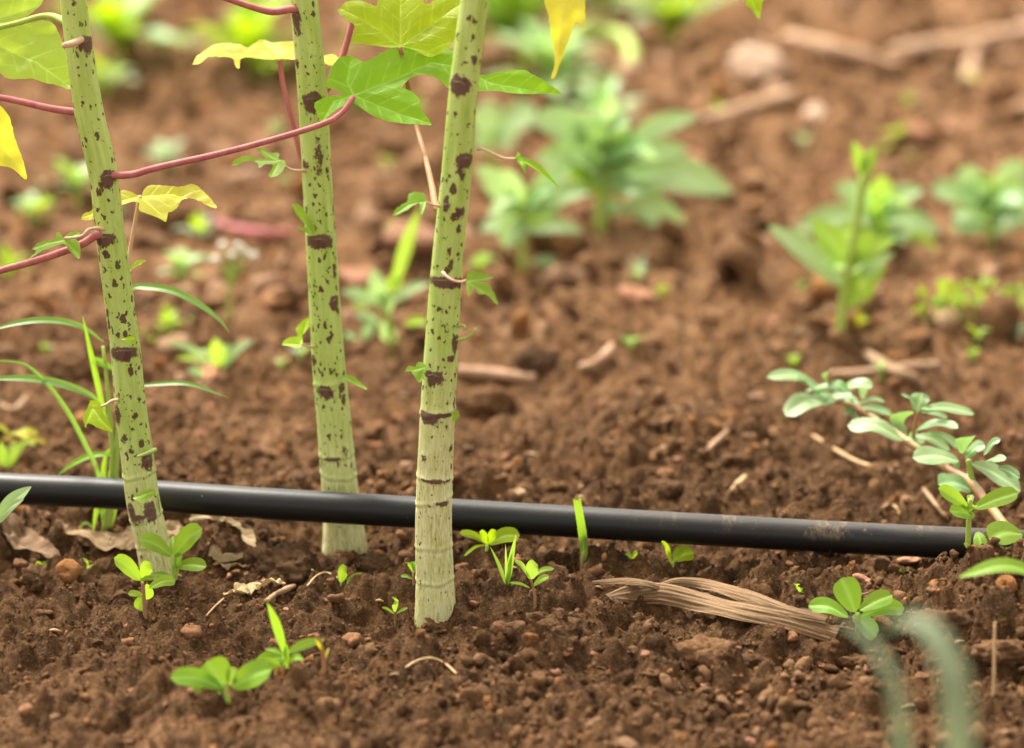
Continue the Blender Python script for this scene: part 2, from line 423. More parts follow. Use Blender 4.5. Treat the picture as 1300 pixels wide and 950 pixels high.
def husk_mat():
    m, nt, out = new_mat('dry_husk')
    n = N(nt)
    u = n('Attribute', attribute_name='u').outputs['Fac']
    v = n('Attribute', attribute_name='v').outputs['Fac']
    cv = n('CombineXYZ', {0: math_(n, 'MULTIPLY', u, 6.0), 1: math_(n, 'MULTIPLY', v, 5.0), 2: 0.0}).outputs[0]
    n1 = n('TexNoise', {'Vector': cv, 'Scale': 1.0, 'Detail': 6.0, 'Roughness': 0.7}).outputs[0]
    base = mixc(n, ramp(n, n1, 0.3, 0.7), (0.06, 0.030, 0.013), (0.31, 0.185, 0.085))
    co = n('TexCoord').outputs['Object']
    n2 = n('TexNoise', {'Vector': co, 'Scale': 90.0, 'Detail': 4.0}).outputs[0]
    base = mixc(n, ramp(n, n2, 0.56, 0.7), base, (0.17, 0.09, 0.04))
    bm = n('Bump', {'Height': n1, 'Strength': 0.7, 'Distance': 0.0015})
    bs = n('BsdfPrincipled', {'Base Color': base, 'Roughness': 0.7, 'Specular IOR Level': 0.25, 'Normal': bm.outputs[0]})
    nt.links.new(bs.outputs[0], out.inputs[0])
    return m
M_HUSK = husk_mat()

# ------------------------------------------------------------------ mesh helpers
def link(o):
    scene.collection.objects.link(o)
    return o
def mesh_obj(name, verts, faces, mat, parent=None, smooth=True, attrs=None):
    off = parent['_o'] if parent is not None and '_o' in parent else (0, 0, 0)
    off = Vector(off)
    me = bpy.data.meshes.new(name)
    me.from_pydata([tuple(Vector(v) - off) for v in verts], [], faces)
    if smooth: me.polygons.foreach_set('use_smooth', [True] * len(me.polygons))
    for k, vals in (attrs or {}).items():
        if np.ndim(vals) == 2:
            a = me.attributes.new(k, 'FLOAT_VECTOR', 'POINT'); a.data.foreach_set('vector', np.asarray(vals, np.float32).ravel())
        else:
            a = me.attributes.new(k, 'FLOAT', 'POINT'); a.data.foreach_set('value', np.asarray(vals, np.float32))
    me.materials.append(mat)
    me.update()
    o = link(bpy.data.objects.new(name, me))
    if parent is not None:
        o.parent = parent
        o['_o'] = tuple(off)
    return o
ROOTS = []
def thing(name, label, cat, loc, group=None):
    o = link(bpy.data.objects.new(name, None))
    o.empty_display_size = 0.01
    o.location = loc
    o['_o'] = tuple(loc)
    tag(o, label, cat, group)
    return o
def tag(o, label, cat, group=None):
    o['label'] = label; o['category'] = cat
    if group: o['group'] = group
    return o
def spline(pts, n):
    pts = [Vector(p) for p in pts]
    if len(pts) == 2: return [pts[0].lerp(pts[1], i / (n - 1)) for i in range(n)]
    ext = [pts[0] * 2 - pts[1]] + pts + [pts[-1] * 2 - pts[-2]]
    L = [0]
    for a, b in zip(pts, pts[1:]): L.append(L[-1] + (b - a).length)
    out = []
    for i in range(n):
        s = L[-1] * i / (n - 1)
        k = max(j for j in range(len(pts) - 1) if L[j] <= s + 1e-12)
        t = (s - L[k]) / max(L[k + 1] - L[k], 1e-9)
        p0, p1, p2, p3 = ext[k:k + 4]
        out.append(0.5 * ((2 * p1) + (p2 - p0) * t + (2 * p0 - 5 * p1 + 4 * p2 - p3) * t * t + (3 * p1 - p0 - 3 * p2 + p3) * t ** 3))
    return out
def tube_data(pts, radii, nL, nS, wob=0.0):
    c = spline(pts, nL)
    rr = np.interp(np.linspace(0, 1, nL), np.linspace(0, 1, len(radii)), radii)
    verts, faces = [], []
    prev = None
    for i, p in enumerate(c):
        t = (c[min(i + 1, nL - 1)] - c[max(i - 1, 0)]).normalized()
        if prev is None:
            a = Vector((0, 1, 0)) if abs(t.y) < 0.8 else Vector((1, 0, 0))
            prev = (a - t * a.dot(t)).normalized()
        else:
            prev = (prev - t * prev.dot(t)).normalized()
        b = t.cross(prev)
        for k in range(nS):
            an = 2 * math.pi * k / nS
            r = rr[i] * (1 + wob * (rng.random() - 0.5))
            verts.append(p + (prev * math.cos(an) + b * math.sin(an)) * r)
    for i in range(nL - 1):
        for k in range(nS):
            k2 = (k + 1) % nS
            faces.append((i * nS + k, i * nS + k2, (i + 1) * nS + k2, (i + 1) * nS + k))
    faces.append(tuple(range(nS))[::-1])
    faces.append(tuple((nL - 1) * nS + k for k in range(nS)))
    return verts, faces
def tube(name, pts, radii, mat, parent=None, nL=None, nS=8, wob=0.0):
    if not isinstance(radii, (list, tuple)): radii = [radii, radii]
    v, f = tube_data(pts, radii, nL or max(4, 5 * (len(pts) - 1) + 1), nS, wob)
    return mesh_obj(name, v, f, mat, parent)
def prof_leaf(t): return max(0.0, math.sin(math.pi * min(1, t ** 0.85))) ** 0.75 * (1 - 0.15 * t) + 0.05 * (1 - t)
def prof_oval(t): return (max(0.0, 1 - (2 * t ** 1.15 - 1) ** 2)) ** 0.5 * (0.55 + 0.5 * t) + 0.10 * (1 - t)
def prof_blade(t): return (1 - t ** 2.6) * (0.55 + 0.45 * min(1, t * 4))
def prof_lance(t): return (math.sin(math.pi * min(1, max(0, t * 0.96 + 0.03))) ** 0.8) * (1 - 0.1 * t)
def strap(name, pts, width, mat, parent, prof=prof_leaf, nh=(0, -0.5, 0.85), fold=0.25, wave=0.0, nL=14, nW=6, twist=0.0, veins=True, curl=0.0, ridge=0.0):
    c = spline(pts, nL)
    nh = Vector(nh).normalized()
    V, Fc, vu, vv, ve = [], [], [], [], []
    ph = rng.random() * 6
    for i, p in enumerate(c):
        t = i / (nL - 1)
        tg = (c[min(i + 1, nL - 1)] - c[max(i - 1, 0)]).normalized()
        hh = nh
        if twist: hh = Matrix.Rotation(twist * t, 3, tg) @ nh
        s = tg.cross(hh)
        if s.length < 1e-4: s = tg.cross(Vector((1, 0, 0.3)))
        s.normalize()
        nn = s.cross(tg)
        w = width * 0.5 * prof(t)
        for k in range(nW + 1):
            u = 2 * k / nW - 1
            off = ridge * w * (math.sin(u * 9 + 2.3 * math.sin(t * 7 + ph)) + math.sin(u * 17 + 3 * math.sin(t * 4 + ph))) + fold * abs(u) * w - curl * u * u * w + wave * w * math.sin(9 * t + ph + (1.5 if u > 0 else 0)) * abs(u)
            V.append(p + s * (u * w) + nn * off)
            vu.append(u); vv.append(t); ve.append(1.0 if (k == nW // 2 and veins) else 0.0)
    for i in range(nL - 1):
        for k in range(nW):
            a = i * (nW + 1) + k
            Fc.append((a, a + 1, a + nW + 2, a + nW + 1))
    return mesh_obj(name, V, Fc, mat, parent, attrs={'u': vu, 'v': vv, 'vein': ve})
def leafp(name, parent, b, t, wpx, Y, mat, dY=None, arch=0.12, prof=prof_leaf, nh=None, fold=0.22, **kw):
    if dY is None: dY = rng.uniform(-0.018, 0.012)
    B, T = P(b[0], b[1], Y), P(t[0], t[1], Y + dY)
    L = (T - B).length
    if nh is None: nh = (rng.uniform(-.35, .35), -0.8, 0.62)
    Mi = B.lerp(T, 0.5) + Vector((0, 0, 1)) * L * arch
    return strap(name, [B, Mi, T], wpx * S(Y) * 1.3, mat, parent, prof=prof, nh=nh, fold=fold, **kw)
def Z(pts, ox, oy, s):
    return [(ox + x / s, oy + y / s) for x, y in pts]

def lobed(name, parent, outline, centre, veins, Yc, normal, mat, step=4.0, bulge=0.0012, wav=0.002, droop=0.0, rag=0.5, vw=1.3, sec=True):
    """Leaf blade: its outline lies on a tilted plane in space, then bulges between the veins and droops."""
    nrm = Vector(normal).normalized()
    O = P(centre[0], centre[1], Yc)
    ex = nrm.cross(Vector((0, 0, 1)))
    if ex.length < 0.05: ex = Vector((1, 0, 0))
    ex.normalize(); ey = nrm.cross(ex)
    cp = Vector((0, 0, CAM_H))
    def pl(q):
        d = ray(*q)
        t = (O - cp).dot(nrm) / d.dot(nrm)
        w = cp + d * t - O
        return Vector((w.dot(ex), w.dot(ey)))
    ol = [Vector((x, y, 0)) for x, y in outline]
    ol = spline(ol + [ol[0]], max(24, int(sum((a - b).length for a, b in zip(ol, ol[1:])) / step)))[:-1]
    lr = random.Random(int(centre[0] * 7 + centre[1]))
    o2 = [pl((p.x + lr.uniform(-rag, rag), p.y + lr.uniform(-rag, rag))) for p in ol]
    sc = S(Yc)
    segs = []
    for vp in veins:
        pp = [pl(q) for q in vp]
        for a, b in zip(pp, pp[1:]): segs.append((a, b, 1.0))
        if sec:
            tot = sum((b - a).length for a, b in zip(pp, pp[1:]))
            if tot > 40 * sc:
                for a, b in zip(pp, pp[1:]):
                    d = b - a
                    nseg = max(1, int(d.length / (17 * sc)))
                    for k in range(nseg):
                        q = a + d * ((k + 0.6) / nseg)
                        for sgn in (-1, 1):
                            dv = Matrix.Rotation(sgn * 0.85, 2) @ d.normalized()
                            segs.append((q, q + dv * 30 * sc, 0.6))
    mnx, mxx = min(p.x for p in o2), max(p.x for p in o2)
    mny, mxy = min(p.y for p in o2), max(p.y for p in o2)
    st = max(step * sc, max(mxx - mnx, mxy - mny) / 90)
    inner = []
    no = len(o2)
    oa = np.array([(p.x, p.y) for p in o2])
    gx, gy = np.meshgrid(np.arange(mnx, mxx, st), np.arange(mny, mxy, st))
    g = np.stack([gx.ravel(), gy.ravel()], 1)
    g[:, 0] += (np.arange(len(g)) % 2) * 0
    g += (np.random.RandomState(3).rand(*g.shape) - 0.5) * st * 0.5
    ex_pts = []
    for a_, b_, s_ in segs:
        d_ = b_ - a_
        if d_.length < 1e-6: continue
        pr = Vector((-d_.y, d_.x)).normalized() * (1.5 if s_ == 1 else 1.2) * sc * max(vw, 1.0) / 1.3
        for k in range(int(d_.length / (2.2 * sc)) + 1):
            q = a_ + d_ * min(1.0, k * 2.2 * sc / d_.length)
            ex_pts += [q[:], (q + pr * 1.3)[:], (q - pr * 1.3)[:]]
    if ex_pts: g = np.concatenate([g, np.array(ex_pts)])
    x0, y0 = oa[:, 0], oa[:, 1]; x1, y1 = np.roll(x0, -1), np.roll(y0, -1)
    inside = np.zeros(len(g), bool)
    for i in range(no):
        cond = ((y0[i] > g[:, 1]) != (y1[i] > g[:, 1]))
        xi = (x1[i] - x0[i]) * (g[:, 1] - y0[i]) / (y1[i] - y0[i] + 1e-15) + x0[i]
        inside ^= cond & (g[:, 0] < xi)
    pts = o2 + [Vector(p) for p in g[inside]]
    res = geometry.delaunay_2d_cdt(pts, [(i, (i + 1) % no) for i in range(no)], [], 1, 1e-7)
    vv, ff = res[0], res[2]
    a2 = np.array([(p.x, p.y) for p in vv])
    dmin = np.full(len(a2), 1.0); vein = np.zeros(len(a2))
    for a, b, s_ in segs:
        d = np.array(b - a); l2 = d.dot(d) + 1e-15
        t = np.clip(((a2 - np.array(a)) @ d) / l2, 0, 1)
        ds = np.linalg.norm(a2 - (np.array(a) + t[:, None] * d), axis=1)
        w = vw * sc * (1.0 if s_ == 1 else 0.8) * (1.2 - 0.5 * t)
        vein = np.maximum(vein, s_ * np.exp(-(ds / w) ** 2) * (1 - (0.4 if s_ < 1 else 0.15) * t))
        if s_ == 1: dmin = np.minimum(dmin, ds)
    r = np.linalg.norm(a2, axis=1)
    R = r.max() + 1e-9
    hgt = bulge * np.clip(dmin / (14 * sc), 0, 1) + wav * (vn(a2[:, 0] * 55 + 7, a2[:, 1] * 55, int(centre[0])) * 2 + vn(a2[:, 0] * 160, a2[:, 1] * 160, 9) * 0.6) * np.clip(r / R * 2, 0, 1) - droop * (r / R) ** 2
    V = [O + ex * p.x + ey * p.y + nrm * float(h_) for p, h_ in zip(vv, hgt)]
    return mesh_obj(name, V, [tuple(f) for f in ff], mat, parent, attrs={'vein': vein})

# ------------------------------------------------------------------ ground
def axis(segments):
    out = [segments[0][0]]
    for a, b, s0, s1 in segments:
        x = a
        while x < b - 1e-9:
            t = (x - a) / (b - a)
            x += s0 + (s1 - s0) * t
            out.append(min(x, b))
    return np.array(out)
half = axis([(0, 0.40, 0.0018, 0.0019), (0.40, 0.85, 0.002, 0.009), (0.85, 3.0, 0.01, 0.12), (3.0, 90, 0.15, 9)])
gx = np.concatenate([-half[:0:-1], half])
gy = np.concatenate([axis([(-60, -1, 8, 0.2), (-1, 1.25, 0.2, 0.02)])[:-1], axis([(1.25, 1.4, 0.008, 0.0025), (1.4, 2.15, 0.0022, 0.0023), (2.15, 4.6, 0.0024, 0.013), (4.6, 8, 0.014, 0.12), (8, 180, 0.2, 14)])])
X, Yg = np.meshgrid(gx, gy)
Zg = H(X.ravel(), Yg.ravel())
fade = np.clip((np.hypot(X.ravel(), Yg.ravel()) - 9) / 10, 0, 1)
Zg = Zg * (1 - fade)
nx, ny = len(gx), len(gy)
co = np.stack([X.ravel(), Yg.ravel(), Zg], 1).astype(np.float32)
ii = (np.arange(ny - 1)[:, None] * nx + np.arange(nx - 1)[None, :]).ravel()
quads = np.stack([ii, ii + 1, ii + nx + 1, ii + nx], 1).astype(np.int32)
def big_mesh(name, co, faces, mat, attrs=None):
    me = bpy.data.meshes.new(name)
    nf, k = faces.shape
    me.vertices.add(len(co)); me.vertices.foreach_set('co', co.ravel().astype(np.float32))
    me.loops.add(nf * k); me.loops.foreach_set('vertex_index', faces.ravel().astype(np.int32))
    me.polygons.add(nf)
    me.polygons.foreach_set('loop_start', np.arange(nf, dtype=np.int32) * k)
    me.polygons.foreach_set('use_smooth', np.ones(nf, bool))
    for kk, vals in (attrs or {}).items():
        a = me.attributes.new(kk, 'FLOAT', 'POINT'); a.data.foreach_set('value', vals.astype(np.float32))
    me.materials.append(mat)
    me.update(calc_edges=True)
    me.validate()
    return link(bpy.data.objects.new(name, me))
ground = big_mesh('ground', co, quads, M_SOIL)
ground['kind'] = 'structure'

def ico(sub):
    bm = bmesh.new()
    bmesh.ops.create_icosphere(bm, subdivisions=sub, radius=1.0)
    v = np.array([p.co[:] for p in bm.verts]); f = np.array([[q.index for q in p.verts] for p in bm.faces])
    bm.free()
    return v, f
def rough_ball(sub, seed, amp):
    v, f = ico(sub)
    r = np.random.RandomState(seed)
    d = np.ones(len(v))
    for k in range(7):
        a = r.randn(3); a /= np.linalg.norm(a)
        d -= amp * np.clip(v @ a - r.uniform(0.45, 0.8), 0, 1) * 2.4
    d += amp * 0.35 * r.randn(len(v)) * (0.5 if sub > 1 else 1)
    return v * d[:, None], f
def rotmats(n, r):
    q = r.randn(n, 4); q /= np.linalg.norm(q, axis=1)[:, None]
    w, x, y, z = q.T
    return np.stack([1 - 2 * (y * y + z * z), 2 * (x * y - z * w), 2 * (x * z + y * w),
                     2 * (x * y + z * w), 1 - 2 * (x * x + z * z), 2 * (y * z - x * w),
                     2 * (x * z - y * w), 2 * (y * z + x * w), 1 - 2 * (x * x + y * y)], 1).reshape(n, 3, 3)
def scatter(xy, rad, sub, r, sink=0.25):
    VV, FF, RN = [], [], []
    base = 0
    nvar = 12
    for vi in range(nvar):
        sel = np.arange(len(xy)) % nvar == vi
        if not sel.any(): continue
        tv, tf = rough_ball(sub, 100 + vi, 0.5)
        n = sel.sum()
        sca = rad[sel][:, None] * (0.55 + 0.8 * r.rand(n, 3))
        v = np.einsum('nij,nkj->nki', rotmats(n, r), tv[None] * sca[:, None, :])
        z = H(xy[sel, 0], xy[sel, 1]) + rad[sel] * (0.5 - sink)
        v += np.stack([xy[sel, 0], xy[sel, 1], z], 1)[:, None, :]
        VV.append(v.reshape(-1, 3))
        FF.append((tf[None] + (np.arange(n) * len(tv))[:, None, None] + base).reshape(-1, 3))
        RN.append(np.repeat(r.rand(n), len(tv)))
        base += n * len(tv)
    return np.concatenate(VV), np.concatenate(FF), np.concatenate(RN)
def spots(n, y0, y1, r):
    y = np.sqrt(y0 ** 2 + (y1 ** 2 - y0 ** 2) * r.rand(n))
    x = (r.rand(n) - 0.5) * 2 * (0.175 * y + 0.04)
    return np.stack([x, y], 1)
parts = []
xy = spots(30000, 1.38, 2.45, nr)
keepm = vn(xy[:, 0] * 12, xy[:, 1] * 12, 91) + 0.30 + 0.3 * nr.rand(len(xy)) > 0.32
xy = xy[keepm]
parts.append(scatter(xy, np.clip(np.exp(nr.randn(len(xy)) * 0.5) * 0.0010, 0.0005, 0.003), 1, nr))
xy = spots(20000, 1.5, 2.15, nr)
parts.append(scatter(xy, 0.0004 + 0.0006 * nr.rand(len(xy)), 1, nr))
xy = spots(8500, 1.38, 2.5, nr)
xy = xy[vn(xy[:, 0] * 9 + 3, xy[:, 1] * 6, 93) + 0.25 * nr.rand(len(xy)) > 0.06]
parts.append(scatter(xy, np.clip(np.exp(nr.randn(len(xy)) * 0.5) * 0.0026, 0.0012, 0.0068), 2, nr))
xy = spots(9000, 2.4, 4.8, nr)
parts.append(scatter(xy, np.clip(np.exp(nr.randn(len(xy)) * 0.5) * 0.0028, 0.001, 0.008), 1, nr))
xy = spots(2000, 2.4, 4.8, nr)
parts.append(scatter(xy, np.clip(np.exp(nr.randn(len(xy)) * 0.5) * 0.009, 0.004, 0.028), 2, nr))
vo = 0; A, B_, C_ = [], [], []
for v, f, rn in parts:
    A.append(v); B_.append(f + vo); C_.append(rn); vo += len(v)
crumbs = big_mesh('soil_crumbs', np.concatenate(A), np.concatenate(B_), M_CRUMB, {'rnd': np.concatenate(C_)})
crumbs['kind'] = 'stuff'
tag(crumbs, 'loose brown soil crumbs strewn over the ground', 'soil crumbs')

# ------------------------------------------------------------------ drip pipe
def build_pipe():
    nL, nS = 420, 40
    v, f = tube_data(PPT, [PIPE_R, PIPE_R], nL, nS)
    o = mesh_obj('irrigation_pipe', v, f, M_PIPE)
    tag(o, 'black plastic irrigation pipe running low over the soil between the stems', 'pipe')
build_pipe()

# ------------------------------------------------------------------ the three spotted plants
def build_stem(root, line, widths, base, nodes, rings, seed, lean=0.0, woodtop=480, woodbase=640, flare=1.0):
    """line: [(px,py)] down the middle; widths: [(py, w)]; nodes: (px, py, w, h, strength) purple marks; rings: (py, px0, px1)"""
    Yb = base.y
    Ys = lambda py: Yb + lean * (780 - py) / 780
    line = [(2 * line[0][0] - line[1][0] - (line[1][0] - line[0][0]) * 1.5, line[0][1] - 2.5 * (line[1][1] - line[0][1]))] + line
    c = [P(x, y, Ys(y)) for x, y in line][::-1]
    c = [Vector((c[0].x, c[0].y, c[0].z - 0.035))] + c
    pys = [line[-1][1] + 70] + [p[1] for p in line][::-1]
    nL, nS = 520, 72
    cc = spline(c, nL)
    L = [0]
    for a, b in zip(cc, cc[1:]): L.append(L[-1] + (b - a).length)
    # photo row of every ring along the stem
    def proj(p):
        d = p - Vector((0, 0, CAM_H))
        z = d.y * CP - d.z * SP
        return 650 + F * d.x / z, 475 - F * (d.y * SP + d.z * CP) / z
    rows = [proj(p) for p in cc]
    wy, ww = [a for a, _ in widths], [b for _, b in widths]
    V, Fc, SC, ND, WD, SPT = [], [], [], [], [], []
    r = np.random.RandomState(seed)
    prev = Vector((0, 1, 0))
    nodeinfo = []
    for (px, py, w, h, st) in nodes:
        i = min(range(nL), key=lambda k: abs(rows[k][1] - py))
        rad = np.interp(py, wy, ww) / 2
        s = max(-0.97, min(0.97, (px - rows[i][0]) / rad))
        ang = math.asin(s)                       # 0 faces the camera, + to the right
        nodeinfo.append((ang, L[i], w * S(Yb), h * S(Yb), st))
    ringinfo = []
    for (py, tilt) in rings:
        i = min(range(nL), key=lambda k: abs(rows[k][1] - py))
        ringinfo.append((L[i], tilt))
    for i, p in enumerate(cc):
        t = (cc[min(i + 1, nL - 1)] - cc[max(i - 1, 0)]).normalized()
        prev = (Vector((0, -1, 0)) - t * Vector((0, -1, 0)).dot(t)).normalized()   # towards the camera side
        b = Vector((1, 0, 0)); b = (b - t * b.dot(t) - prev * b.dot(prev)).normalized()
        py = rows[i][1]
        rad0 = np.interp(py, wy, ww) / 2 * S(Ys(py))
        wd = min(1, max(0, (py - woodtop) / (woodbase - woodtop)))
        for k in range(nS):
            an = 2 * math.pi * k / nS
            rad = rad0 * (1 + 0.012 * math.sin(3 * an + 4 * L[i] * 9) + 0.008 * math.sin(7 * an + L[i] * 30))
            nd = 0.0
            for (na, nl, nw, nhh, st) in nodeinfo:
                da = (an - na + math.pi) % (2 * math.pi) - math.pi
                arc = abs(da) * rad0
                dl = L[i] - nl
                hh = nhh * (0.55 if dl > 0 else 1.0)
                q = (arc / (nw * 0.72)) ** 2 + (dl / (hh * 0.80)) ** 2
                nd = max(nd, st * math.exp(-q ** 1.1 * 1.0))
                rad += rad0 * 0.05 * math.exp(-(arc / (nw * 0.8)) ** 2 - (dl / 0.004) ** 2)
            for (rl, tilt) in ringinfo:
                dl = L[i] - rl - tilt * math.sin(an) * rad0 - 0.0005 * math.sin(2 * an + rl * 500) - 0.0004 * math.sin(5 * an + rl * 900)
                rad += 0.00045 * math.exp(-(dl / 0.0011) ** 2) - 0.0003 * math.exp(-((dl + 0.0022) / 0.001) ** 2)
            V.append(p + (prev * math.cos(an) + b * math.sin(an)) * rad)
            SC.append((rad0 * math.cos(an) + seed * 0.37, rad0 * math.sin(an), L[i]))
            ND.append(nd); WD.append(wd)
            SPT.append(max(0.5, 1 - 0.6 * wd) * (0.75 if py < 150 else 1.0))
    for i in range(nL - 1):
        for k in range(nS):
            k2 = (k + 1) % nS
            Fc.append((i * nS + k, i * nS + k2, (i + 1) * nS + k2, (i + 1) * nS + k))
    Fc.append(tuple((nL - 1) * nS + k for k in range(nS)))
    stem = mesh_obj('stem', V, Fc, M_STEM, root, attrs={'sc': SC, 'node': ND, 'wood': WD, 'spotty': SPT})
    # leaf scars: raised lips where old leaves fell, each hugging the stem
    for (na, nl, nw, nhh, st), (px, py, w, h, _) in zip(nodeinfo, nodes):
        if st < 0.9: continue
        i = min(range(nL), key=lambda k: abs(L[k] - nl))
        p = cc[i]
        t = (cc[min(i + 1, nL - 1)] - cc[max(i - 1, 0)]).normalized()
        pv = (Vector((0, -1, 0)) - t * Vector((0, -1, 0)).dot(t)).normalized()
        b = pv.cross(t) * -1
        if b.x < 0: b = -b
        rad0 = np.interp(rows[i][1], wy, ww) / 2 * S(Yb) * 1.035
        arc = []
        span = min(1.1, nw * 0.42 / rad0)
        for q in range(7):
            an = na + span * (q / 3 - 1)
            arc.append(p + (pv * math.cos(an) + b * math.sin(an)) * rad0 + t * (0.0008 * math.cos((q - 3) * 0.6) + rng.uniform(-.0004, .0004)))
        tube('leaf_scar', arc, [0.0002, 0.0004, 0.00055, 0.0004, 0.0002], M_SCAR, root, nL=12, nS=6)
    return stem, Ys

def stalk(root, pts, r, mat, Y, name='leaf_stalk', dys=None):
    n = len(pts)
    p3 = [P(x, y, Y + (dys[i] if dys else 0)) for i, (x, y) in enumerate(pts)]
    rr = r if isinstance(r, list) else [r * 1.35, r, r * 0.95, r]
    return tube(name, p3, rr, mat, root, nL=6 * n, nS=10)

# --- left plant
b = FOOT_L
left = thing('spotted_plant', 'leaning green plant stem with freckles, beside two seedlings, its long red leaf stalk reaching right', 'plant', b, 'spotted plants along the pipe')
_, YL = build_stem(left, [(93, 0), (100, 55), (113, 140), (131, 222), (140, 300), (158, 430), (166, 515), (174, 578), (182, 640), (201, 726)],
    [(-300, 29), (0, 32), (140, 35.5), (300, 36), (430, 37), (515, 39), (600, 42), (690, 43), (726, 47)], b,
    [(112, 54, 18, 22, 1.0), (96, 148, 6, 22, 0.9), (139, 222, 15, 18, 1.2), (133, 298, 24, 14, 1.3), (158, 441, 30, 15, 1.25), (150, 517, 10, 24, 1.1),
     (189, 580, 12, 18, 1.2), (192, 642, 14, 26, 1.0), (168, 640, 10, 26, 0.9), (178, 650, 20, 12, 0.7), (180, 698, 14, 8, 0.6), (187, 455, 6, 20, 0.7)],
    [(600, 0.1), (655, 0.12), (690, -0.1)], 1, lean=0.0, woodtop=540, woodbase=700)
Y0 = b.y
s = stalk(left, [(140, 222), (152, 223), (172, 221), (200, 213), (300, 190), (400, 161), (432, 145), (449, 123)], [0.0022, 0.0021, 0.0019, 0.0018, 0.0018, 0.0016], M_RED, Y0, dys=[-0.004, -0.008, -0.010, -0.012, -0.014, -0.010, 0.0, 0.008])
z = lambda L_: Z(L_, 400, 0, 4.0625)
lobed('leaf_blade', s, z([(165, 487), (110, 472), (60, 457), (64, 420), (80, 370), (120, 312), (165, 290), (195, 292), (245, 327), (300, 310), (370, 270), (440, 250), (520, 262), (610, 292), (690, 262),
     (770, 300), (845, 385), (920, 385), (1060, 368), (1130, 400), (1200, 440), (1270, 492), (1180, 486), (1060, 493), (950, 486), (845, 490), (740, 487), (685, 472), (650, 438), (590, 402), (530, 397), (480, 420), (450, 458),
     (500, 482), (540, 525), (546, 570), (600, 642), (560, 650), (430, 645), (340, 625), (270, 590), (205, 547), (150, 556), (100, 580), (60, 610), (40, 645), (12, 595), (-2, 545), (60, 507)]),
     (449.2, 122), [z([(200, 492), (300, 450), (450, 395), (600, 325), (760, 355), (900, 430), (1250, 490)]), z([(200, 492), (165, 420), (185, 310)]), z([(200, 492), (350, 555), (470, 600), (590, 640)]), z([(200, 492), (100, 520), (40, 620)])],
     Y0 + 0.012, (0.05, -0.76, 0.65), L_GREEN, step=3.2, bulge=0.0022, wav=0.0022)
s = stalk(left, [(104, 143), (85, 141), (60, 137), (30, 130), (0, 124), (-70, 112)], [0.0023, 0.0021, 0.0019, 0.0019], M_RED, Y0, dys=[0, 0.003, 0.006, 0.01, 0.014, 0.02])
z = lambda L_: Z(L_, 0, 0, 3.94)
lobed('leaf_blade', s, z([(0, 535), (40, 590), (70, 680), (100, 760), (135, 880), (125, 900), (90, 870), (50, 842), (0, 832), (-90, 800), (-200, 720), (-300, 640), (-330, 520), (-270, 440), (-120, 480)]),
      (-70, 113), [z([(-275, 445), (-60, 650), (125, 880)])], Y0 + 0.02, (0.35, -0.85, 0.3), L_YELLOW, step=4)
s = stalk(left, [(132, 297), (122, 299), (100, 312), (50, 330), (0, 344), (-70, 366)], [0.0025, 0.0022, 0.002, 0.0019], M_RED, Y0, dys=[-.006, -0.007, -0.009, -0.012, -0.014, -0.02])
s = stalk(left, [(163, 345), (164, 325), (170, 290), (176, 258), (178, 249)], [0.0016, 0.0012, 0.0012, 0.0013], M_PINKST, Y0, dys=[0.012, 0.016, 0.018, 0.02, 0.02])
z = lambda L_: Z(L_, 0, 220, 3.94)
lobed('leaf_blade', s, z([(405, 248), (418, 212), (460, 190), (530, 150), (600, 97), (650, 98), (700, 115), (725, 85), (765, 66), (860, 75), (920, 72), (960, 60), (1010, 85), (1085, 168), (1060, 172), (985, 132), (920, 127), (880, 180), (840, 197), (832, 240), (790, 226), (700, 197), (690, 152), (600, 167), (500, 222), (440, 246)]),
      (178, 250), [z([(700, 118), (860, 105), (1060, 160)]), z([(700, 118), (800, 200)]), z([(700, 118), (560, 150), (420, 230)])], Y0 + 0.02, (0.1, -0.45, 0.88), L_OLIVE, step=3)
s = stalk(left, [(103, 50), (98, 53), (90, 56), (81, 58)], [0.0022, 0.0021, 0.002, 0.0017], M_PINKST, Y0, dys=[-0.008, -0.014, -0.022, -0.028])
s = stalk(left, [(88, 30), (60, 20), (20, 30), (-40, 44)], 0.0018, M_LIMEST, Y0, dys=[0.0, 0.02, 0.03, 0.035])
z = lambda L_: Z(L_, 0, 0, 6.5)
lobed('leaf_blade', s, z([(0, 600), (60, 643), (160, 655), (270, 655), (370, 685), (480, 700), (585, 727), (578, 600), (556, 460), (527, 400), (510, 330), (450, 205), (380, 165), (270, 175), (145, 192), (240, 110), (330, 40), (370, -60), (300, -200), (50, -260), (-200, -200), (-420, 0), (-400, 300), (-250, 520)]),
      (-40, 44), [z([(-260, 285), (0, 380), (300, 510), (570, 700)]), z([(-260, 285), (0, 150), (330, 30)]), z([(-260, 285), (-40, 560)])], Y0 + 0.035, (0.1, -0.8, 0.5), L_PALELIME, step=4, wav=0.003)
z = lambda L_: Z(L_, 0, 220, 3.94)
s = stalk(left, [(132, 291), (122, 290), (112, 292), (103, 300), (82, 303)], 0.0009, M_PINKST, Y0, dys=[-.008, -.012, -.016, -.017, -.017])
lobed('leaf_blade', s, z([(158, 388), (200, 352), (280, 327), (278, 308), (298, 298), (316, 325), (350, 296), (402, 293), (382, 328), (400, 360), (397, 422), (360, 397), (322, 358), (300, 356), (200, 402), (112, 465), (180, 402)]),
      (80, 303), [z([(315, 335), (240, 350), (170, 385)]), z([(315, 335), (370, 380), (395, 415)]), z([(315, 335), (390, 298)])], Y0 - 0.016, (0.1, -0.6, 0.75), L_SMALL, step=2.5, sec=False)
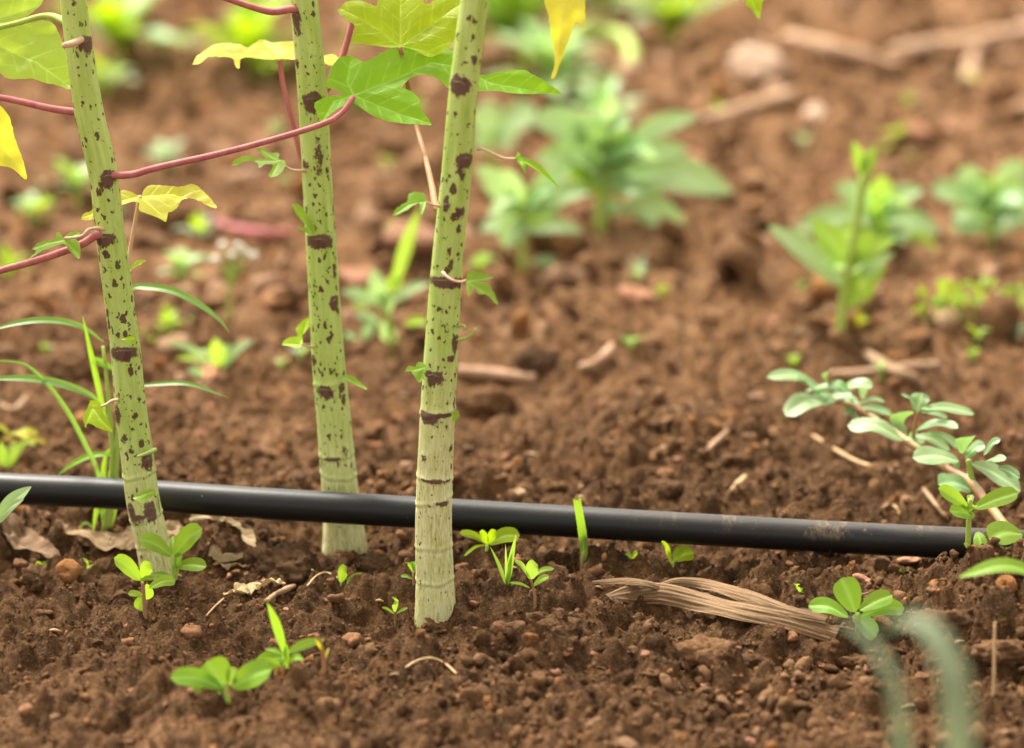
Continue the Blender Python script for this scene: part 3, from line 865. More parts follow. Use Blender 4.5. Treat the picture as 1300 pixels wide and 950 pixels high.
lobed('small_leaf', left, z([(648, 495), (660, 470), (690, 445), (735, 440), (700, 465), (665, 480)]), (165, 344), [z([(650, 490), (730, 442)])], Y0 + 0.004, (0, -0.5, 0.8), L_LIME, step=2, sec=False)
lobed('small_leaf', left, z([(603, 838), (640, 826), (672, 818), (678, 845), (662, 868), (640, 850)]), (165, 433), [z([(610, 838), (670, 830)])], Y0 - 0.022, (0, -0.6, 0.75), L_LIME, step=2, sec=False)
z = lambda L_: Z(L_, 0, 430, 3.94)
s = stalk(left, [(150, 508), (142, 509), (132, 515), (118, 517)], 0.0008, M_PINKST, Y0, dys=[-0.008, -.010, -.013, -.014])
lobed('leaf_blade', s, z([(455, 312), (500, 320), (520, 375), (562, 462), (500, 452), (445, 427), (432, 452), (420, 402), (438, 352)]), (118, 517), [z([(465, 345), (500, 400), (555, 458)]), z([(465, 345), (430, 445)])], Y0 - 0.014, (-0.2, -0.8, 0.55), L_LIME, step=2.5, sec=False)
lobed('small_leaf', left, z([(660, 800), (700, 772), (768, 757), (782, 780), (742, 800), (722, 832), (685, 815)]), (180, 632), [z([(665, 800), (770, 768)])], Y0 - 0.025, (0.1, -0.6, 0.75), L_SEED, step=2.5, sec=False)
strap('small_leaf', [P(198, 620, Y0), P(203, 645, Y0 - .004), P(204, 668, Y0)], 0.003, L_GRASS, left, prof=prof_blade, nh=(-1, -0.6, 0), nL=8, nW=2)
tube('leaf_stub', [P(197, 571, Y0 - .01), P(186, 576, Y0 - .022), P(174, 580, Y0 - .028)], [0.0014, 0.0013, 0.0007], M_LIMEST, left, nL=7, nS=7)

# --- middle plant
b = FOOT_M
Y0 = b.y
mid = thing('spotted_plant', 'green freckled plant stem flaring at its foot behind the black pipe', 'plant', b, 'spotted plants along the pipe')
build_stem(mid, [(386, 0), (397, 120), (402, 222), (409, 330), (417, 455), (425, 550), (431, 620), (436, 672), (438, 697)],
    [(-300, 31), (0, 34), (120, 36.5), (222, 36.5), (330, 38), (455, 41), (550, 43.5), (620, 46), (660, 49), (697, 58)], b,
    [(376, 16, 12, 34, 1.1), (397, 124, 18, 22, 1.25), (406, 300, 26, 16, 1.3), (425, 380, 10, 18, 1.15), (399, 452, 8, 16, 1.1), (413, 490, 20, 16, 1.0), (434, 487, 9, 12, 1.0), (438, 567, 8, 16, 0.75), (378, 75, 7, 12, 0.9), (405, 190, 10, 40, 0.75), (389, 203, 7, 12, 0.8), (422, 576, 22, 5, 0.95)],
    [(484, 0.1), (577, 0.0), (602, -0.15), (650, 0.1)], 2, lean=0.0, woodtop=470, woodbase=680)
s = stalk(mid, [(377, 12), (368, 12), (345, 15), (320, 9), (293, 0), (240, -18)], [0.0024, 0.0021, 0.0018, 0.0018], M_RED, Y0, dys=[-.006, -.008, -.01, -.012, -.014, -.02])
s = stalk(mid, [(388, 215), (382, 200), (370, 150), (360, 110), (355, 77)], [0.0019, 0.0017, 0.0016, 0.0016], M_RED, Y0, dys=[0.006, 0.012, 0.016, 0.02, 0.022])
z = lambda L_: Z(L_, 230, 0, 3.94)
lobed('leaf_blade', s, z([(50, 332), (75, 285), (110, 262), (150, 230), (220, 218), (290, 235), (340, 245), (400, 208), (470, 225), (560, 215), (640, 245), (700, 280), (740, 284), (788, 300), (760, 340), (710, 322), (575, 303), (450, 300), (310, 297), (290, 346), (265, 325), (250, 300), (140, 290), (85, 327)]),
      (355, 74), [z([(490, 285), (300, 270), (70, 310)]), z([(490, 285), (410, 220)]), z([(490, 285), (760, 310)]), z([(490, 285), (285, 335)])], Y0 + 0.022, (0.02, -0.28, 0.95), L_OLIVE, step=3, wav=0.0015, bulge=0.0012)
s = stalk(mid, [(402, 124), (412, 117), (424, 98), (434, 75), (446, 33), (452, 0), (458, -50)], [0.0023, 0.002, 0.0019, 0.0018], M_RED, Y0, dys=[0.01, .014, .02, .024, .03, .034, .04])
lobed('small_leaf', mid, Z([(1092, 860), (1104, 830), (1120, 790), (1140, 850), (1130, 900), (1105, 900)], 130, 0, 3.94) if False else [(409, 75), (415, 72), (424, 72), (430, 78), (424, 85), (414, 84)], (410, 78), [], Y0 + 0.02, (0, -0.5, 0.8), L_YELLOW, step=2, sec=False)
s = stalk(mid, [(388, 217), (380, 217), (368, 215), (354, 205)], 0.0009, M_PINKST, Y0, dys=[-0.006, -.01, -.012, -.014])
lobed('leaf_blade', s, z([(248, 828), (270, 795), (330, 780), (420, 790), (380, 752), (400, 740), (450, 762), (490, 768), (487, 798), (520, 808), (517, 842), (480, 882), (438, 882), (460, 830), (420, 822), (390, 842), (380, 808), (330, 802)]), (354, 205),
      [z([(490, 808), (380, 798), (260, 822)]), z([(490, 808), (400, 745)]), z([(490, 808), (455, 875)])], Y0 - 0.014, (0, -0.6, 0.78), L_SMALL, step=2.4, sec=False)
z = lambda L_: Z(L_, 330, 220, 3.94)
lobed('small_leaf', mid, z([(160, 156), (200, 163), (250, 232), (277, 282), (262, 312), (235, 300), (185, 278), (232, 266), (180, 212)]), (396, 298), [z([(255, 305), (215, 230), (165, 160)])], Y0 - 0.017, (0.2, -0.8, 0.55), L_SMALL, step=2.4, sec=False)
s = stalk(mid, [(398, 440), (390, 440), (383, 436)], 0.0007, M_PINKST, Y0, dys=[-0.005, -.008, -.010])
lobed('leaf_blade', s, z([(108, 857), (130, 830), (188, 820), (184, 780), (245, 733), (252, 770), (212, 812), (212, 852), (192, 878)]), (383, 437), [z([(205, 860), (115, 855)]), z([(205, 850), (240, 745)])], Y0 - 0.010, (-0.1, -0.6, 0.75), L_LIME, step=2.4, sec=False)
z = lambda L_: Z(L_, 330, 430, 3.94)
lobed('small_leaf', mid, z([(405, 190), (430, 188), (480, 200), (537, 255), (490, 238), (430, 214)]), (438, 480), [z([(420, 195), (530, 250)])], Y0 - 0.01, (0.1, -0.6, 0.75), L_SEED, step=2.2, sec=False)

# --- front plant
b = FOOT_F
Y0 = b.y
front = thing('spotted_plant', 'upright freckled green plant stem with ringed woody base, rooted in front of the pipe', 'plant', b, 'spotted plants along the pipe')
build_stem(front, [(602, 0), (588, 120), (579, 225), (568, 330), (560, 455), (554, 560), (550, 660), (552, 740), (553, 783)],
    [(-300, 30), (0, 34), (120, 35), (225, 37.5), (330, 38.5), (455, 42.5), (560, 44), (660, 46), (740, 48.5), (783, 53)], b,
    [(583, 103, 21, 20, 1.3), (591, 198, 18, 18, 1.25), (566, 352, 40, 12, 1.2), (578, 430, 9, 20, 1.2), (551, 474, 20, 18, 1.05), (545, 525, 22, 14, 1.2), (564, 521, 26, 6, 1.0),
     (540, 575, 10, 10, 0.85), (602, 70, 8, 12, 0.9), (568, 258, 8, 14, 0.9), (584, 264, 10, 20, 0.8), (573, 448, 9, 9, 0.9), (572, 563, 5, 10, 0.9), (552, 604, 34, 5, 0.95), (562, 632, 20, 6, 0.85)],
    [(521, 0.2), (605, -0.06), (632, 0.3), (692, 0.03), (733, 0.05)], 3, lean=0.0, woodtop=430, woodbase=600)
s = stalk(front, [(560, 268), (553, 262), (548, 235), (540, 200), (530, 165), (518, 110), (508, 61)], [0.0022, 0.0017, 0.0015, 0.0014], M_REDGRN, Y0, dys=[0.006, 0.010, 0.035, 0.065, 0.098, 0.112, 0.100])
z = lambda L_: Z(L_, 400, 0, 4.0625)
lobed('leaf_blade', s, z([(440, 240), (400, 250), (350, 243), (280, 235), (192, 222), (207, 150), (160, 115), (118, 65), (150, 20), (185, 8), (240, 10), (300, 35), (321, 37), (325, 0), (330, -60), (380, -170), (450, -240), (520, -170), (555, -60), (562, 25), (590, 27), (625, 0), (700, -50), (790, -70), (835, -20), (810, 60), (750, 150), (715, 215), (670, 272), (600, 298), (560, 290), (500, 255)]),
      (508.3, 59), [z([(440, 238), (440, 0), (448, -220)]), z([(440, 238), (320, 150), (135, 50)]), z([(440, 238), (620, 120), (820, -30)]), z([(440, 238), (530, 255), (610, 285)]), z([(440, 238), (300, 230)])],
      Y0 + 0.100, (0.02, -0.8, 0.55), L_LIME, step=3.2, wav=0.002, bulge=0.0018)
s = stalk(front, [(606, 190), (612, 189), (625, 195), (640, 201), (655, 202)], 0.0008, M_PINKST, Y0, dys=[-.004, -.006, -.008, -.009, -.01])
strap('leaf_blade', [P(653, 199, Y0 - .01), P(680, 215, Y0 - .012), P(710, 239, Y0 - .012)], 0.0055, L_GREEN, s, nh=(0.5, -0.35, 0.8), nL=12, nW=4, fold=0.8)
strap('leaf_blade', [P(655, 201, Y0 - .01), P(663, 210, Y0 - .016), P(667, 221, Y0 - .018)], 0.0045, L_GREEN, s, nh=(0.5, -0.7, 0.3), nL=8, nW=4, fold=0.5)
strap('leaf_blade', [P(655, 202, Y0 - .01), P(658, 197, Y0 - .008), P(656, 193, Y0 - .006)], 0.003, L_GREEN, s, nh=(0.5, -0.7, 0.3), nL=6, nW=4, fold=0.5)
z = lambda L_: Z(L_, 330, 220, 3.94)
s = stalk(front, [(559, 262), (553, 261), (546, 259), (540, 257)], 0.0007, M_PINKST, Y0, dys=[-0.004, -.006, -.008, -.01])
lobed('leaf_blade', s, z([(660, 212), (682, 180), (740, 142), (745, 115), (810, 107), (832, 140), (817, 200), (800, 207), (798, 152), (740, 187)]), (540, 257), [z([(825, 145), (745, 165), (670, 207)]), z([(825, 145), (808, 200)])], Y0 - .01, (0, -0.6, 0.78), L_SMALL, step=2.4, sec=False)
s = stalk(front, [(562, 346), (567, 351), (575, 356), (585, 358), (592, 356)], 0.0008, M_PINKST, Y0, dys=[-.020, -.024, -.027, -.028, -.028])
lobed('leaf_blade', s, z([(1028, 540), (1047, 493), (1100, 500), (1167, 527), (1102, 542), (1150, 570), (1192, 658), (1130, 606), (1092, 602), (1075, 562), (1045, 612), (1034, 580)]), (592, 357), [z([(1032, 540), (1150, 525)]), z([(1032, 540), (1100, 580), (1185, 650)]), z([(1032, 540), (1045, 605)])], Y0 - .028, (0.1, -0.65, 0.72), L_SMALL, step=2.4, sec=False)
tube('leaf_stalk', [P(580, 432, Y0 - .006), P(590, 430, Y0 - .01), P(600, 423, Y0 - .012), P(604, 417, Y0 - .012)], [0.0010, 0.0009, 0.0007], M_LIMEST, front, nL=10, nS=6)
tube('leaf_stalk', [P(581, 415, Y0 - .006), P(586, 413, Y0 - .01), P(590, 414, Y0 - .012), P(590, 419, Y0 - .012)], [0.0009, 0.0007], M_LIMEST, front, nL=8, nS=6)
z = lambda L_: Z(L_, 330, 430, 3.94)
lobed('small_leaf', front, z([(723, 167), (745, 135), (775, 140), (792, 113), (828, 130), (826, 165), (800, 218), (770, 186), (752, 160)]), (538, 468), [z([(825, 145), (735, 160)]), z([(825, 145), (800, 210)])], Y0 - .012, (-0.1, -0.8, 0.6), L_SMALL, step=2.2, sec=False)
lobed('small_leaf', front, z([(962, 372), (982, 362), (992, 390), (972, 417), (958, 406)]), (575, 525), [], Y0 - .016, (0.3, -0.8, 0.5), L_SMALL, step=2, sec=False)
# leaves that hang into the top of the picture from stalks above it
s = stalk(front, [(615, -120), (650, -150), (690, -130), (712, -60)], 0.0018, M_RED, Y0, dys=[0, 0.005, 0.01, 0.012])
z = lambda L_: Z(L_, 480, 0, 3.94)
lobed('leaf_blade', s, z([(820, -60), (838, 20), (857, 90), (872, 200), (885, 300), (868, 392), (886, 390), (912, 318), (952, 220), (990, 118), (1030, 142), (1037, 60), (1035, -20), (1020, -150), (960, -240), (870, -200)]), (712, -60),
      [z([(915, -230), (930, 50), (880, 385)]), z([(915, -230), (1000, 0), (1028, 135)])], Y0 + 0.012, (-0.2, -0.9, 0.3), L_YELLOW, step=3)
s = stalk(front, [(620, -190), (740, -230), (860, -180), (925, -70)], 0.0018, M_RED, Y0, dys=[0, 0.0, 0.005, 0.01])
lobed('leaf_blade', s, [(925, -70), (935, -30), (944, 0), (953, 11), (964, 24), (968, 5), (972, -20), (985, -60), (960, -100), (930, -100)], (925, -70), [[(925, -70), (964, 22)]], Y0 + 0.01, (0.1, -0.8, 0.5), L_LIME, step=3)

# ------------------------------------------------------------------ small plants
def plant(name, label, cat, base, stem=None, leaves=(), mat=L_SEED, stem_mat_=M_LIMEST, r=0.0008, dy=0.0, prof=prof_oval, group=None, Y=None, fold=0.2, leafname='leaf', nh=None, **kw):
    if Y is None:
        g = G(*base); Y = g.y
    else:
        g = P(base[0], base[1], Y)
    t = thing(name, label, cat, g, group)
    Y += dy
    if stem:
        pts = [P(x, y, Y) for x, y in stem]
        pts[0] = Vector((g.x, g.y, g.z - 0.006)) if Y - dy == g.y else pts[0]
        tube('stem', pts, [r * 1.15, r, r * 0.85], stem_mat_, t, nS=7)
    fill = kw.pop('fill', None)
    if fill:
        n_, cx, cy, Lp, wp = fill
        leaves = list(leaves)
        for i in range(n_):
            an = rng.uniform(-0.5, 3.6)
            by_ = cy + rng.uniform(-0.2, 0.5) * Lp
            q = Lp * rng.uniform(0.55, 1.0)
            leaves.append(((cx + rng.uniform(-4, 4), by_), (cx + q * math.cos(an), by_ - q * 0.55 * math.sin(an)), wp * rng.uniform(0.8, 1.2), {'dY': rng.uniform(-0.07, 0.07), 'mat': rng.choice([mat, mat, L_PURS, L_BRIGHT])}))
    for lf in leaves:
        (bb, tt, w) = lf[:3]
        o = lf[3] if len(lf) > 3 else {}
        a = dict(arch=rng.uniform(0.03, 0.14), prof=prof, fold=fold, nh=nh)
        a.update(kw); a.update(o)
        m_ = a.pop('mat', mat)
        leafp(leafname, t, bb, tt, w, Y, m_, **a)
    return t
def zl(rows, ox, oy, s):
    out = []
    for r_ in rows:
        bx, by, tx, ty, w = r_[:5]
        out.append(((ox + bx / s, oy + by / s), (ox + tx / s, oy + ty / s), w / s) + tuple(r_[5:]))
    return out
def zp(pts, ox, oy, s): return [(ox + x / s, oy + y / s) for x, y in pts]

a = (0, 630, 3.94)
plant('seedling', 'small seedling with red stem and oval lime leaves, at the leaning stem\'s foot', 'seedling', (184.5, 783), zp([(728, 610), (722, 540), (718, 470), (712, 430)], *a),
      zl([(700, 420, 570, 308, 72), (715, 415, 752, 330, 58), (745, 460, 878, 425, 52), (722, 505, 640, 488, 30), (716, 505, 690, 568, 50), (730, 440, 748, 515, 46), (700, 425, 770, 415, 24)], *a), stem_mat_=M_PURST, r=0.0012)
plant('seedling', 'larger seedling with broad glossy green leaves touching the leaning stem', 'seedling', (220.5, 734), zp([(870, 405), (868, 350), (868, 295)], *a),
      zl([(860, 300, 695, 212, 78), (872, 295, 1012, 162, 92), (866, 295, 866, 198, 32, {'mat': L_BRIGHT}), (880, 352, 1034, 352, 64), (876, 360, 912, 296, 50), (872, 330, 878, 395, 34), (850, 398, 765, 395, 26)], *a), r=0.0016, Y=1.852, mat=L_SMALL)
a = (330, 630, 3.94)
plant('seedling', 'two-leaved green seedling between the middle and front stems', 'seedling', (433, 741), zp([(408, 442), (406, 430)], *a), zl([(405, 430, 432, 350, 48), (415, 440, 549, 405, 40), (400, 430, 386, 398, 14)], *a), r=0.0007)
plant('seedling', 'tiny red-stemmed seedling with three narrow leaves in open soil', 'seedling', (502.5, 790), zp([(680, 632), (678, 600), (675, 578)], *a), zl([(675, 580, 675, 514, 34), (672, 590, 611, 557, 14), (680, 590, 740, 558, 14)], *a), stem_mat_=M_PURST, r=0.0008, mat=L_BRIGHT)
plant('seedling', 'small red-stemmed sprout tucked against the front stem', 'seedling', (525, 741), zp([(768, 435), (766, 380)], *a), zl([(766, 385, 772, 325, 34), (764, 380, 726, 332, 18), (762, 415, 704, 398, 18), (768, 380, 790, 340, 24)], *a), stem_mat_=M_PURST, r=0.0008, mat=L_SMALL)
plant('grass_sprout', 'thin bright grass sprout just right of the front stem', 'grass', (643.5, 742), None,
      zl([(1235, 440, 1282, 190, 26), (1232, 440, 1150, 250, 16), (1235, 440, 1228, 238, 12), (1237, 440, 1320, 352, 18), (1238, 440, 1310, 455, 14), (1236, 440, 1262, 280, 20)], *a), mat=L_BRIGHT, prof=prof_blade, leafname='blade', nh=(0, -1, 0.2))
plant('weed', 'yellow-green weed with wide flat leaves under the black pipe', 'weed', (617, 697), zp([(1140, 270), (1138, 240)], *a),
      zl([(1135, 235, 998, 182, 36), (1140, 240, 1300, 196, 70), (1138, 240, 1098, 178, 40), (1130, 245, 1020, 300, 14), (1145, 235, 1180, 170, 40)], *a), mat=L_LIME, r=0.0012)
a = (640, 630, 3.94)
plant('seedling', 'pale seedling with pink stem beside the grass sprout', 'seedling', (680, 771), zp([(163, 560), (152, 490), (132, 412)], *a), zl([(130, 415, 168, 342, 66, {'nh': (0, -1, 0.3)}), (128, 410, 52, 325, 26), (132, 412, 250, 362, 22), (145, 450, 226, 402, 30), (130, 460, 30, 432, 14)], *a), stem_mat_=M_PURST, r=0.0009, mat=L_BRIGHT)
g = G(738, 724)
t = thing('grass_sprout', 'single upright grass blade with curled brown tip in front of the pipe', 'grass', g)
strap('blade', [g - Vector((0, 0, 0.004)), P(741, 700, g.y), P(738, 670, g.y - .002), P(733, 640, g.y - .004), P(732, 633, g.y - .004)], 0.0062, L_SMALL, t, prof=lambda q: 0.35 + 0.65 * min(1, q * 2.2) * (1 - 0.35 * q), nh=(0.25, -1, 0.1), nL=18, fold=0.25)
strap('dry_tip', [P(732, 634, g.y - .004), P(734, 630, g.y - .005), P(740, 629.5, g.y - .005), P(742.5, 636, g.y - .006)], 0.0030, L_DRY, t, prof=lambda q: 1 - 0.7 * q, nh=(0.1, -0.7, 0.7), nL=10, nW=3, veins=False)
tube('sheath', [g - Vector((0, 0, 0.006)), P(739, 712, g.y), P(740, 700, g.y)], [0.0014, 0.0012, 0.0009], M_STRAW, t, nS=6)
plant('seedling', 'short seedling with rounded yellow-green leaf below the pipe', 'seedling', (854, 717), zp([(845, 345), (846, 325)], *a), zl([(848, 322, 948, 285, 72), (838, 342, 786, 228, 28), (850, 330, 890, 250, 40)], *a), mat=L_LIME, r=0.0008)
plant('seedling', 'faint yellowish sprout in the shade under the pipe', 'seedling', (801, 712), None, zl([(635, 310, 605, 290, 30), (638, 310, 668, 285, 34)], *a), mat=L_LIME)
a = (970, 630, 3.94)
plant('seedling', 'four-leaved seedling standing by the end of the dry husk', 'seedling', (1088, 806), zp([(480, 680), (470, 620), (465, 580)], *a),
      zl([(455, 580, 385, 410, 118, {'nh': (0, -1, 0.35)}), (420, 605, 220, 548, 78), (478, 572, 642, 495, 84), (488, 598, 702, 562, 74), (440, 600, 560, 705, 90, {'mat': L_PURS}), (460, 745, 398, 765, 34, {'mat': L_LIME})], *a), mat=L_SMALL, r=0.0016, dy=-0.01)
plant('seedling', 'minute two-leaved sprout on bare soil above the husk', 'seedling', (1016, 754), None, zl([(180, 480, 152, 440, 22), (185, 480, 222, 490, 26), (182, 480, 195, 450, 16)], *a), mat=L_SMALL)
plant('seedling', 'minute pale sprout close to the pipe by the soil heap', 'seedling', (1144, 727), None, zl([(690, 380, 658, 350, 18), (692, 380, 725, 368, 12)], *a), mat=L_SEED)

# creeping fleshy weed lying across the pipe
a = (940, 430, 3.61)
gy = 1.99
pur = thing('creeping_weed', 'sprawling weed with pinkish stem and fleshy paddle leaves, reaching over the pipe', 'weed', G(1292, 712))
pst = zp([(1330, 1010), (1270, 930), (1220, 868), (1130, 750), (1050, 655), (940, 592), (780, 480), (640, 385), (530, 312), (430, 282), (400, 262)], *a)
pys_ = [1.845, 1.855, 1.87, 1.90, 1.93, 1.95, 1.98, 2.01, 2.03, 2.05, 2.055]
def ypur(px): return float(np.interp(-px, [-p[0] for p in pst], pys_))
pp3 = [P(x, y, Y) for (x, y), Y in zip(pst, pys_)]
main_st = tube('stem', pp3, [0.0030, 0.0029, 0.0027, 0.0023, 0.0015], M_PURST, pur, nL=60, nS=12, wob=0.12)
tube('side_stem', [P(940 + 1075 / 3.61, 430 + 700 / 3.61, 1.93), P(940 + 1055 / 3.61, 430 + 620 / 3.61, 1.93), P(940 + 1045 / 3.61, 430 + 555 / 3.61, 1.93)], [0.002, 0.0016], M_LIMEST, pur)
tube('side_stem', [P(940 + 790 / 3.61, 430 + 470 / 3.61, 1.98), P(940 + 800 / 3.61, 430 + 400 / 3.61, 1.98), P(940 + 815 / 3.61, 430 + 330 / 3.61, 1.98)], [0.0013, 0.001], M_PURST, pur)
for row in zl([(400, 268, 118, 178, 62), (330, 225, 262, 180, 34), (410, 280, 208, 355, 112), (420, 262, 508, 268, 48), (470, 228, 605, 222, 62), (395, 215, 398, 152, 44), (540, 300, 662, 288, 30), (555, 315, 694, 348, 50),
     (745, 468, 490, 400, 96), (760, 448, 728, 338, 96), (810, 335, 832, 248, 78), (830, 322, 1072, 345, 64), (815, 328, 736, 256, 28), (830, 338, 950, 365, 28), (800, 425, 998, 412, 66), (860, 430, 1002, 500, 52), (760, 462, 962, 512, 44),
     (1000, 562, 788, 548, 98), (1020, 525, 1040, 450, 80), (1030, 548, 1122, 490, 64), (1115, 535, 1192, 462, 38), (1060, 575, 1284, 700, 115), (1058, 692, 905, 668, 112), (500, 250, 420, 200, 44), (560, 275, 560, 225, 40), (300, 240, 500, 250, 50), (1130, 560, 1210, 560, 50), (1180, 590, 1280, 640, 60)], *a):
    bb, tt, w = row
    leafp('leaf', pur, bb, tt, w, ypur(min(bb[0], 1270)) - 0.004, rng.choice([L_PURS, L_PURS, L_PURS, L_WEED]), prof=prof_oval, arch=rng.uniform(0.05, 0.2), nh=(rng.uniform(-.5, .4), -0.45, 0.85), dY=rng.uniform(-0.02, 0.01), fold=0.12, wave=0.12)
for i in range(16):
    k = rng.uniform(2.5, 10); j = int(k); fr = k - j
    bx, by = pst[j][0] * (1 - fr) + pst[min(j + 1, 10)][0] * fr, pst[j][1] * (1 - fr) + pst[min(j + 1, 10)][1] * fr
    an = rng.uniform(0, 6.28)
    leafp('leaf', pur, (bx, by), (bx + 26 * math.cos(an), by + 15 * math.sin(an) - 4), rng.uniform(10, 17), ypur(bx) + 0.008, L_PURS, prof=prof_oval, arch=0.15, nh=(rng.uniform(-.5, .4), -0.55, 0.8), fold=0.12, wave=0.15)
a = (970, 630, 3.94)
for row in zl([(1290, 190, 1125, 215, 130), (1065, 180, 1090, 275, 60), (1100, 385, 1310, 285, 90), (1085, 352, 998, 238, 42), (1100, 350, 1180, 265, 80)], *a):
    bb, tt, w = row
    leafp('leaf', pur, bb, tt, w, 1.80, L_SMALL, prof=prof_oval, arch=0.1, nh=(rng.uniform(-.3, .3), -0.6, 0.7), dY=rng.uniform(-0.02, 0), fold=0.1)
a = (940, 430, 3.61)
plant('seedling', 'upright seedling with paired oval leaves beside the creeping weed at the pipe', 'seedling', (1228.5, 692), zp([(1043, 945), (1046, 850), (1052, 735)], *a),
      zl([(1040, 772, 906, 686, 64), (1072, 778, 1274, 705, 74), (1072, 815, 958, 790, 62), (1055, 760, 1052, 715, 28), (1050, 800, 1080, 770, 30)], *a), mat=L_SMALL, r=0.0016, Y=1.835)
plant('weed', 'broad pale leaf stretching low over the soil heap at the pipe end', 'weed', (1335, 745), zp([(1420, 1200), (1400, 1120)], *a), [((1330, 733), (1217, 733), 21, {'nh': (0, -0.45, 0.9)})], mat=L_SMALL, r=0.002, Y=1.66, prof=prof_lance)

# grass tuft behind the pipe at the left
g = G(131, 676)
tuft = thing('grass_tuft', 'tuft of long arching grass blades growing behind the leaning stem', 'grass', g)
def gb(pts, w, Y=None, mat=L_GRASS, nh=(0, -0.7, 0.7), prof=prof_lance, name='blade', dyt=0.0):
    Y = Y or g.y
    n = len(pts)
    strap(name, [P(x, y, Y + dyt * i / (n - 1)) for i, (x, y) in enumerate(pts)], w * S(Y), mat, tuft, prof=prof, nh=nh, nL=26, nW=4, fold=0.35)
gyY = g.y
tube('culm', [P(131, 680, gyY), P(142, 600, gyY), P(140, 530, gyY), P(131, 440, gyY)], [0.0018, 0.0016, 0.001], M_LIMEST, tuft)
tube('culm', [P(136, 680, gyY), P(148, 590, gyY), P(152, 500, gyY), P(158, 400, gyY), P(165, 372, gyY)], [0.0018, 0.0016, 0.001], M_LIMEST, tuft)
gb([(158, 400), (166, 368), (190, 365), (225, 372), (262, 393), (280, 408), (291, 422)], 11, dyt=-0.02)
gb([(131, 434), (100, 414), (60, 407), (20, 411), (-20, 422)], 10, dyt=-0.015)
gb([(133, 520), (115, 503), (80, 489), (35, 481), (-30, 482)], 12, dyt=-0.02)
gb([(137, 545), (128, 505), (117, 455), (105, 402)], 8, dyt=-0.01, nh=(0, -1, 0.2), mat=L_SMALL)
gb([(165, 492), (200, 488), (240, 488), (290, 505)], 7, dyt=-0.01)
gb([(131, 676), (125, 605), (108, 565), (85, 522), (55, 483), (25, 461), (-30, 458)], 7, dyt=-0.02, nh=(0.3, -0.8, 0.5))
gb([(144, 470), (130, 462), (113, 453)], 11, mat=L_SMALL, dyt=-0.005)
gb([(150, 578), (120, 578), (95, 588), (74, 603)], 9, mat=L_SMALL)
gb([(132, 676), (131, 610), (136, 575), (150, 567)], 8, mat=L_SMALL, nh=(0, -1, .2))
gb([(137, 676), (142, 600), (152, 560)], 9, mat=L_BRIGHT, nh=(0, -1, .2))
gb([(118, 676), (124, 640), (130, 600)], 7, mat=L_SMALL, nh=(0, -1, .2))
gb([(140, 676), (146, 640), (150, 590)], 8, mat=L_BRIGHT, nh=(0, -1, .2))
gb([(120, 672), (108, 664), (100, 676)], 4, mat=L_GRASS)

a = (0, 430, 3.94)
plant('seedling', 'long-leaved seedling whose folded leaf crosses in front of the pipe', 'seedling', (-14, 705), [(-14, 705), (-10, 680), (-4, 660)], [((-5, 660), (39.5, 618), 17, {'nh': (-.4, -.8, .5), 'fold': 0.35}), ((-8, 668), (30, 634), 12), ((-8, 665), (-30, 625), 16)], mat=L_WEED, prof=prof_lance, r=0.0016, Y=1.80)
plant('weed', 'small three-leaved weed right behind the pipe near the grass tuft', 'weed', (7, 599), None, zl([(25, 655, 2, 515, 40), (30, 655, 76, 503, 40), (40, 650, 172, 498, 38), (20, 655, -60, 560, 40)], *a), mat=L_BRIGHT, prof=prof_lance)
plant('withered_weed', 'limp yellowing weed lying on soil near the arching grass', 'weed', (40, 562), None, zl([(60, 480, 270, 545, 44), (60, 470, 180, 545, 40), (50, 465, -40, 440, 40), (80, 470, 200, 480, 36), (60, 475, 10, 520, 30)], *a), mat=L_OLIVE, prof=prof_lance, nh=(0, -.3, .9), wave=0.3)
plant('seedling', 'group of tiny sprouts on soil left of the leaning stem', 'seedling', (70, 722), None, zl([(200, 350, 235, 350, 30), (205, 355, 178, 335, 30), (275, 400, 330, 365, 36), (280, 400, 300, 360, 26)], 0, 630, 3.94), mat=L_SEED)
plant('seedling', 'pair of tiny pale sprouts between clod and leaning stem', 'seedling', (100, 723), None, zl([(365, 360, 345, 322, 24), (370, 360, 392, 345, 22), (440, 365, 420, 325, 34), (445, 362, 472, 340, 26)], 0, 630, 3.94), mat=L_SEED)

# front grass plant with twig, bottom leaves
a = (330, 630, 3.94)
plant('grass_sprout', 'young grass with broad folded blades near the brown twig', 'grass', (363, 868), None,
      zl([(128, 800, 38, 535, 38, {'nh': (.3, -1, .2)}), (133, 785, 325, 718, 42), (130, 800, -40, 900, 84), (128, 800, 25, 765, 22), (140, 835, 218, 820, 36), (128, 880, 135, 740, 30), (120, 860, -20, 815, 34)], *a), mat=L_SMALL, prof=prof_lance, leafname='blade', Y=1.70)
plant('sprig', 'thin brownish green sprig beside the folded grass blades', 'weed', (411, 868), [(411, 868), (411, 835), (406, 815), (401, 805)], [((411, 840), (418, 822), 4), ((409, 828), (398, 812), 4)], stem_mat_=M_REDGRN, r=0.0012, Y=1.69, mat=L_OLIVE, prof=prof_lance)
plant('weed', 'low round-leaved weed on the soil in front of the seedlings', 'weed', (290, 893), [(290, 893), (285, 868)], [((285, 872), (262, 840), 38, {'nh': (0, -1, .4)}), ((283, 874), (216, 860), 22), ((292, 870), (300, 848), 16, {'mat': L_BRIGHT}), ((295, 872), (345, 850), 30), ((280, 880), (235, 885), 20)], mat=L_SMALL, Y=1.66, r=0.0015)
